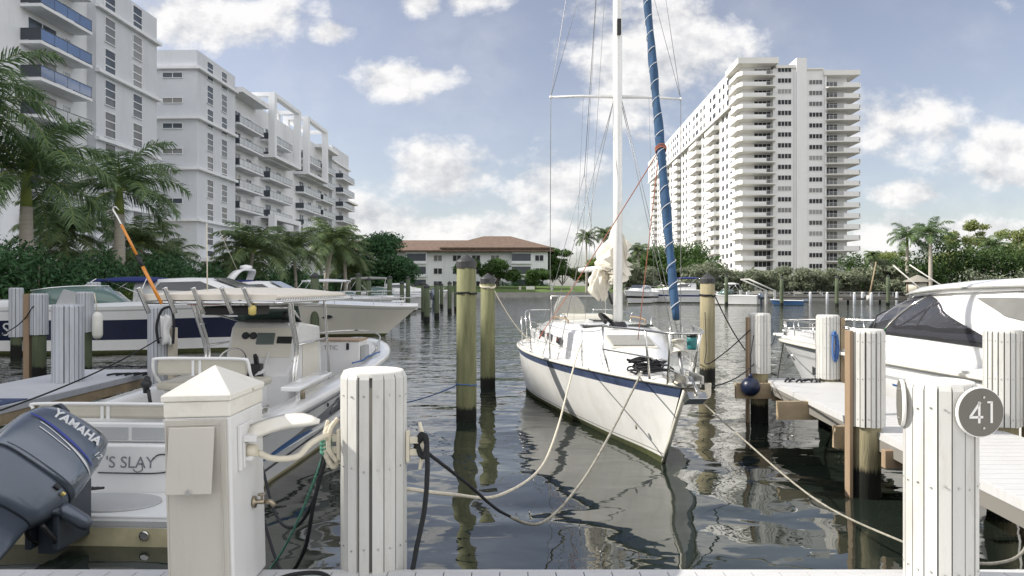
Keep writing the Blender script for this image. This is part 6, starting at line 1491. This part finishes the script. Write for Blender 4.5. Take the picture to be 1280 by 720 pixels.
# ================================================================ cruisers and boats of the background
def powerboat(name, label, cat, loc, rz, L_, bm, zs, group, bandm=None, bt=(.3, .7), cabin=None, wind=True, bow_up=.1, hullm=gel, port=0, ztop=.8, cab_y=(.25, .72), top=None, arch=False, rail=True, motor=False, canvas=None):
    t = thing(name, label, cat, loc, rz, group); h = bm / 2
    st = [(0, h * .9, zs * .95, 0, h * .75, 0, .2), (.3 * L_, h, zs, .3 * L_, h * .85, .3 * L_, .2), (.55 * L_, h * .97, zs, .53 * L_, h * .72, .5 * L_, .15), (.75 * L_, h * .74, zs * (1 + bow_up * .5), .70 * L_, h * .40, .66 * L_, .1),
          (.9 * L_, h * .38, zs * (1 + bow_up * .9), .82 * L_, h * .12, .78 * L_, .05), (L_, .03, zs * (1 + bow_up), .89 * L_, .02, .85 * L_, .02)]
    st = refine(st, 4); b = MB(); ts = [0, .08, .14, bt[0], (bt[0] + bt[1]) / 2, bt[1], .90, .93, 1]
    hull(b, st, ts, [1, 1, 0, 0, 2, 2, 0, 3, 0], p=1.25); hl = b.build('hull', [hullm, slime, bandm or hullm, gel_grey], t)
    deckm(MB(), [(q[0], q[1], q[2]) for q in st], .01, 0, .12 * bm / 3).build('deck', nonskid if cabin is None else gel, t)
    for s_ in range(port):
        y = L_ * (.555 + .18 * s_); P = surf(st, y, .62, 1.25, 1, .012); b = MB().lathe([(.26, 0), (.24, .02)], (0, 0, 0), 18, ax='x'); b.xf(Matrix.Translation(P) @ Matrix.Diagonal((1, 1, .33, 1))); b.build('portlight', glass_d, hl)
    if cabin:
        y0, y1 = cab_y[0] * L_, cab_y[1] * L_; w = h * .72; zb = zs * .96; zt = zs + ztop
        def sec(y, f, wf=1): return [(-w * wf, y, zb), (-w * wf * .96, y, zb + (zt - zb) * f * .55), (-w * wf * .80, y, zb + (zt - zb) * f * .94), (0, y, zb + (zt - zb) * f), (w * wf * .80, y, zb + (zt - zb) * f * .94), (w * wf * .96, y, zb + (zt - zb) * f * .55), (w * wf, y, zb)]
        b = MB().loft([sec(y0, .94), sec(y0 + (y1 - y0) * .30, 1), sec(y0 + (y1 - y0) * .5, .98), sec(y0 + (y1 - y0) * .72, .55, .93), sec(y1, .30, .75), sec(y1 + L_ * .12, .12, .4)], closed=False, caps=False)
        b.f.append(tuple(range(7))); b.m.append(0); b.s.append(False); cb = b.build('cabin', gel, t)
        for s_ in (-1, 1):
            b = MB().add([(s_ * (w * .90), y0 + (y1 - y0) * .18, zb + (zt - zb) * .80), (s_ * w * 1.0, y0 + (y1 - y0) * .15, zb + (zt - zb) * .52), (s_ * w * .985, y0 + (y1 - y0) * .66, zb + (zt - zb) * .42), (s_ * w * .90, y0 + (y1 - y0) * .46, zb + (zt - zb) * .84)], [(0, 1, 2, 3)])
            o = b.build('window', glass_d, cb); md = o.modifiers.new('t', 'SOLIDIFY'); md.thickness = .03
        b = MB().add([(-w * .66, y0 + (y1 - y0) * .53, zb + (zt - zb) * .95), (w * .66, y0 + (y1 - y0) * .53, zb + (zt - zb) * .95), (w * .74, y0 + (y1 - y0) * .73, zb + (zt - zb) * .56), (-w * .74, y0 + (y1 - y0) * .73, zb + (zt - zb) * .56)], [(0, 1, 2, 3)])
        o = b.build('windscreen', glass_d, cb); md = o.modifiers.new('t', 'SOLIDIFY'); md.thickness = .04
    elif wind:
        y1 = cab_y[1] * L_; w = h * .78; rows = []
        for f, dz, dy in ((1, 0, 0), (.92, ztop, -ztop * 1.3)):
            rows.append([(x * w * f, y1 - L_ * .22 * abs(x) ** 2.2 + dy * (1 - .5 * abs(x)), zs + .05 + dz * (1 - .25 * abs(x) ** 6)) for x in [-1 + i / 8 for i in range(17)]])
        b = MB().loft(rows, closed=False, caps=False); o = b.build('windscreen', glass_g, t); md = o.modifiers.new('t', 'SOLIDIFY'); md.thickness = .02
        MB().tube(rows[1], .02, 6).build('windscreen_frame', alu, o)
    if top:
        y0, y1, z, m = top; w = h * .8; b = MB()
        rows = [[(w * f, y0 * L_ + (y1 - y0) * L_ * i / 8, z + .16 * (1 - abs(f) ** 3) * math.sin(.4 + 2.3 * i / 8)) for f in (-1, -.7, -.3, 0, .3, .7, 1)] for i in range(9)]
        b.loft(rows, closed=False, caps=False); o = b.build('bimini', m, t); md = o.modifiers.new('t', 'SOLIDIFY'); md.thickness = .10
        b = MB()
        for s_ in (-1, 1):
            for (ya, yb) in ((y0 + .02, y0 - .10), (y0 + .04, y0 + .22), (y1 - .02, y1 - .05)): b.tube([(s_ * w, ya * L_, z + .05), (s_ * w * 1.05, yb * L_, zs)], .018, 6)
        b.build('bimini_frame', alu, o)
    if arch:
        ya = cab_y[0] * L_ + .2; b = MB(); w = h * .86
        prof = [(-w, ya - .3, zs), (-w * .96, ya + .1, zs + ztop * .9), (-w * .7, ya + .45, zs + ztop * 1.5), (0, ya + .55, zs + ztop * 1.58), (w * .7, ya + .45, zs + ztop * 1.5), (w * .96, ya + .1, zs + ztop * .9), (w, ya - .3, zs)]
        P = spline(prof, 5); b.loft([[(x, y - .22, z), (x * .96, y - .2, z - .05), (x * .96, y + .2, z - .05), (x, y + .22, z + .05)] for x, y, z in P]); ao = b.build('radar_arch', gel, t)
        MB().lathe([(.30, zs + ztop * 1.62), (.33, zs + ztop * 1.66), (.30, zs + ztop * 1.8), (.05, zs + ztop * 1.86)], (0, ya + .5, 0), 16).build('radome', gel, ao)
        MB().tube([(w * .6, ya + .4, zs + ztop * 1.5), (w * .6, ya - .6, zs + ztop * 1.5 + 2.2)], .012, 5).build('antenna', cream, ao)
    if canvas:
        y0, y1, z, m = canvas; b = MB().loft([[(x * h * .6, y, zs + (z - zs) * f) for x, f in ((-1, .0), (-.9, .7), (-.4, 1), (.4, 1), (.9, .7), (1, 0))] for y, f2 in ((y0 * L_, 1), ((y0 + y1) / 2 * L_, 1), (y1 * L_, .6))], closed=False, caps=False); b.build('canvas_cover', m, t)
    if rail:
        b = MB()
        for s_ in (-1, 1):
            tp = [(s_ * max(q[1] - .05, 0), q[0] - .03, q[2] + .38) for q in st if q[0] > .55 * L_]; b.tube(tp, .016, 6)
            for i in range(0, len(tp), 3): x, y, z = tp[i]; b.tube([(x, y, z), (x, y - .04, z - .38)], .012, 5)
        b.build('bow_rail', steel, t)
    if motor:
        b = MB().loft([sq(-.35, .3, .2, zs * .6, 16), sq(-.35, .34, .22, zs * .9, 16), sq(-.3, .28, .18, zs * 1.25, 16), sq(-.3, .1, .08, zs * 1.33, 16)]); b.bx(-.06, .06, -.45, -.2, -.3, zs * .6); b.build('outboard_motor', eng, t)
    return t, st
GM = 'boats moored on the left'
nb, nst = powerboat('motorboat', 'white motorboat with wide navy hull stripe, broadside behind the grey piles', 'motorboat', (-18.6, 24.4, 0), R(-90), 10.0, 3.0, 1.55, GM, navy, (.30, .72), None, True, .06, ztop=.62, cab_y=(.2, .56), rail=False)
b = MB().bx(-1.2, 1.2, -.9, .02, .55, .66); b.build('swim_platform', gel, nb, bevel=.03); b = MB().bx(-1.1, 1.1, .05, 1.6, 1.45, 1.75); b.build('engine_hatch', gel, nb, bevel=.08)
hull_text('hull_lettering', 'SY', .62, decal, nb, nst, 1.25, 2.55, .52, 1.6, 1, .2)
b = MB()
for s_ in (-1, 1): b.prism([(3.9, 1.5), (5.2, 1.5), (4.6, 2.0), (4.2, 2.1)], 'x', s_ * 1.25 - .05, s_ * 1.25 + .05)
b.build_each('side_fairing', gel_grey, nb)
powerboat('motor_cruiser', 'long white cruiser with oval portlights and navy bimini, bow pointing into the canal', 'motor cruiser', (-17.6, 32.2, 0), R(-90), 13.4, 3.7, 1.55, GM, None, (.3, .7), True, False, -.16, port=2, ztop=1.05, cab_y=(.10, .56), top=(-.03, .17, 2.48, canv_blue), hullm=gel_cream)
powerboat('motor_cruiser', 'white cruiser with swept radar arch and navy cockpit cover, behind the oval-portlight cruiser', 'motor cruiser', (-17.8, 38.5, 0), R(-90), 11.5, 3.5, 1.5, GM, None, (.3, .7), True, False, .05, ztop=1.0, cab_y=(.25, .62), arch=True, canvas=(.02, .36, 2.55, canv_blue))
powerboat('motorboat', 'low white runabout with its deck cover off, seen past the bow of the oval-portlight cruiser', 'motorboat', (-15.8, 45.0, 0), R(-84), 9.0, 2.8, 1.1, GM, None, (.3, .7), None, True, .1, ztop=.5, rail=True)
powerboat('fishing_boat', 'white fishing boat with flat top, in front of the leaning coconut palm', 'motorboat', (-17.5, 53.0, 0), R(-88), 9.0, 2.8, 1.2, GM, None, (.3, .7), None, True, .1, ztop=.6, top=(.25, .6, 2.6, gel), motor=True)
powerboat('fishing_boat', 'white fishing boat with grey flat top, moored behind the green piles', 'motorboat', (-17.0, 64.0, 0), R(-90), 9.5, 2.8, 1.2, GM, None, (.3, .7), None, True, .1, ztop=.6, top=(.3, .65, 2.9, canv_grey), motor=True)
powerboat('motorboat', 'white boat with grey outboard behind the close pair of green piles', 'motorboat', (-8.0, 70.5, 0), R(88), 9.0, 2.8, 1.5, GM, None, (.3, .7), None, True, .05, ztop=.6, motor=True, rail=False)
powerboat('motorboat', 'pale boat moored in front of the low building\'s shaded end', 'motorboat', (-17.0, 84.0, 0), R(-90), 9.5, 3.0, 1.6, GM, None, (.3, .7), True, False, .05, ztop=1.0)
# narrow finger docks and their green piles along the left bank
GP = 'green piles along the left bank'
fd = thing('finger_dock', 'narrow weathered dock just beyond the oval-portlight cruiser\'s bow', 'dock', (-13.5, 49.5, 0)); MB().bx(-5.5, 5.0, -.5, .5, .72, .82).build('decking', pvc_g, fd); b = MB()
for x in (-4, 0, 4): b.bx(x - .1, x + .1, -.4, .4, .5, .718)
b.build_each('joist', beamw, fd)
fd2 = dup(fd, (-12.8, 59.0, 0), label='narrow weathered dock between the two flat-topped fishing boats')
gp = [(393.5, 31.0, 2.65, 'dark green pile rising beside the oval-portlight cruiser, behind the T-top'), (448, 47.0, 2.95, 'stout green pile above the oval-portlight cruiser\'s foredeck'), (461, 50.5, 2.7, 'short green pile standing next to the stout one'),
      (487, 52.0, 2.85, 'green pile in front of the round dark tree'), (502.5, 60.0, 2.5, 'thin dark pile under the low building\'s shaded end'), (510, 58.0, 2.9, 'slim dark pile with visible cap before the low building\'s first balconies'),
      (529.5, 52.0, 2.4, 'green pile behind the front one of the close pair'), (533.5, 44.0, 2.2, 'front pile of the close green pair in open water'), (546, 50.0, 2.4, 'single green pile between the close pair and the dark piles'),
      (552, 74.0, 2.4, 'small distant green pile before the low building'), (562, 60.0, 2.5, 'slightly taller dark pile next to the one that touches the tall olive pile'), (570, 66.0, 2.5, 'dark pile almost touching the tall olive pile')]
for px, Y, zt, lb_ in gp: wood_pile(lb_, (px - 640) / FPX * Y, Y, .18, zt, pilegreen, group=GP, n=12)
# far right docks and boats
GR = 'boats on the far right docks'
def R_at(px, Y): return ((px - 640) / FPX * Y, Y, 0)
powerboat('motor_cruiser', 'white cruiser with dark hull band between the cream sail and the blue headsail', 'motor cruiser', R_at(812, 97), R(150), 9.0, 3.0, 1.5, GR, blackgr, (.45, .62), True, False, .1, ztop=.9)
powerboat('motor_cruiser', 'white cruiser with blue emblem and blue canvas behind the furled headsail', 'motor cruiser', R_at(892, 96), R(82), 9.5, 3.1, 1.7, GR, canv_blue, (.5, .62), True, False, .1, ztop=1.0, top=(.2, .5, 3.3, canv_blue))
powerboat('fishing_boat', 'white open boat lying beside the white lifting frame on the far docks', 'motorboat', R_at(948, 86), R(60), 7.0, 2.5, 1.1, GR, None, (.3, .7), None, True, .25, ztop=.7, motor=True, top=(.35, .55, 2.5, gel))
powerboat('dinghy', 'small blue dinghy with dark outboard on the far docks', 'dinghy', R_at(1003, 84), R(80), 3.6, 1.6, .55, GR, None, (.3, .7), None, False, .15, hullm=mat('dinghy_blue', (.07, .16, .34), .4), rail=False, motor=True)
lf = thing('boat_lift', 'white boat lift frame with slanting beam on the far docks', 'boat lift', R_at(952, 88)); b = MB()
for x in (-1.6, 1.6):
    b.bx(x - .12, x + .12, -.12, .12, -.5, 1.7); b.bx(x - .12, x + .12, 2.88, 3.12, -.5, 1.7)
b.build_each('post', pvc, lf); b = MB(); b.tube([(-1.6, 0, 3.1), (1.7, 0, 1.6)], .10, 6); b.tube([(-1.6, 3, 3.1), (1.7, 3, 1.6)], .10, 6); b.tube([(-1.5, 0, 3.08), (-1.5, 3, 3.08)], .08, 6); b.build_each('beam', pvc, lf)
mat('dock_timber_dark', (.13, .12, .105), .9, var=.3, vs=.7)
dk2 = thing('far_dock', 'low dock with white posts in front of the tower\'s foot', 'dock', (45.0, 90, 0)); b = MB(); b.bx(-4, 8, -.7, .7, .5, .75); b.bx(4, 5.4, -9, -.702, .5, .75); b.build('decking', MATS['dock_timber_dark'], dk2)
b = MB()
for x in (-3, 1, 5, 7.5): b.lathe([(.14, -.6), (.14, .5)], (x, 0, 0), 8)
b.build_each('pile', pilegreen, dk2)
dk3 = thing('far_dock', 'low timber dock at the foot of the silver bushes between tower and cruiser bow', 'dock', (38, 101, 0)); b = MB(); b.bx(-12, 22, -1.2, 1.2, .55, .8); b.build('decking', MATS['dock_timber_dark'], dk3)
b = MB(); b.bx(-12, 22, 1.0, 1.06, 1.35, 1.42); 
for x in range(-12, 23, 2): b.bx(x - .05, x + .05, 1.0, 1.06, .80, 1.35)
b.build('railing', pvc_g, dk3)
GW = 'white posts on the far right docks'
post0 = None
for px, Y, h in [(897, 92, 2.0), (934, 94, 2.1), (1013, 96, 1.9), (1034, 88, 2.2), (1068, 86, 2.3), (1078, 92, 1.9), (1089, 84, 2.1), (1121, 95, 2.0)]:
    if post0 is None:
        post0 = thing('dock_post', 'white post standing on the far docks at the foot of the silver bushes', 'dock post', R_at(px, Y), 0, GW)
        h = 1.35; MB().lathe([(.17, -.8), (.17, h - .05), (.14, h)], (0, 0, 0), 12).build('post', pvc_g, post0); MB().lathe([(.18, h + .002), (.16, h + .05), (.03, h + .16)], (0, 0, 0), 12).build('cap', pvc_l, post0)
    else: dup(post0, R_at(px, Y))
for px, Y, zt, lb_ in [(908, 84, 3.4, 'green pile on the far docks next to the pale wooden pile'), (977, 82, 3.2, 'green pile on the far docks before the blue dinghy'), (1046, 80, 3.2, 'mossy green pile on the far docks among white posts'), (1110, 84, 3.4, 'green pile on the far docks above the cruiser\'s bow rail'), (880, 90, 2.4, 'green pile on the far docks half hidden by the pale wooden pile')]:
    wood_pile(lb_, (px - 640) / FPX * Y, Y, .20, zt, pilegreen, group='green piles on the far docks', n=12)
t = thing('crane_pole', 'pale tilted crane pole on the shore behind the cruiser\'s bow rail', 'crane', R_at(1086, 88)); MB().tube([(0, 0, .6), (.9, 0, 5.2)], [.12, .07], 8).build('pole', beamw, t); MB().lathe([(.3, .5), (.25, 1.1)], (0, 0, 0), 10).build('base', pvc, t)
for px0, py0, px1, py1, lb_ in ((1117, 332, 1139, 351, 'thin pale pole slanting above the cruiser roof, the one towards the tower'), (1137, 331, 1160, 346, 'thin pale pole slanting above the cruiser roof, the one crossing the thatched hut')):
    A_, B_ = at(px0, py0, 80), at(px1, py1, 80); D_ = (B_ - A_); tag(MB().tube([tuple(A_), tuple(A_ + D_ * (A_.z + .5) / max(.1, -D_.z))], .07, 6).build('slanting_pole', pvc_l, None), lb_, 'pole')
# bollards and posts on the far lawn edge
bp0 = None
for px in (506, 650, 690, 715, 738, 752):
    X = (px - 640) / FPX * 149.6
    if bp0 is None:
        bp0 = thing('quay_post', 'short white post on the far seawall in front of the lawn', 'quay post', (X, 149.6, LZ + .1), 0, 'white posts on the far seawall'); MB().bx(-.22, .22, -.22, .22, 0, 1.0).build('post', pvc, bp0); MB().bx(-.26, .26, -.26, .26, 1.002, 1.1).build('cap', pvc_l, bp0)
    else: dup(bp0, (X, 149.6, LZ + .1))
tag(MB().bx(-.9, .9, 0, .06, .35, 1.25).bx(-.1, .1, .061, .13, 0, 1.2).build('notice_board', pvc_l, None, loc=((663 - 640) / FPX * 151, 151, LZ)), 'blank white notice board on the lawn beside the clipped tree', 'notice board')
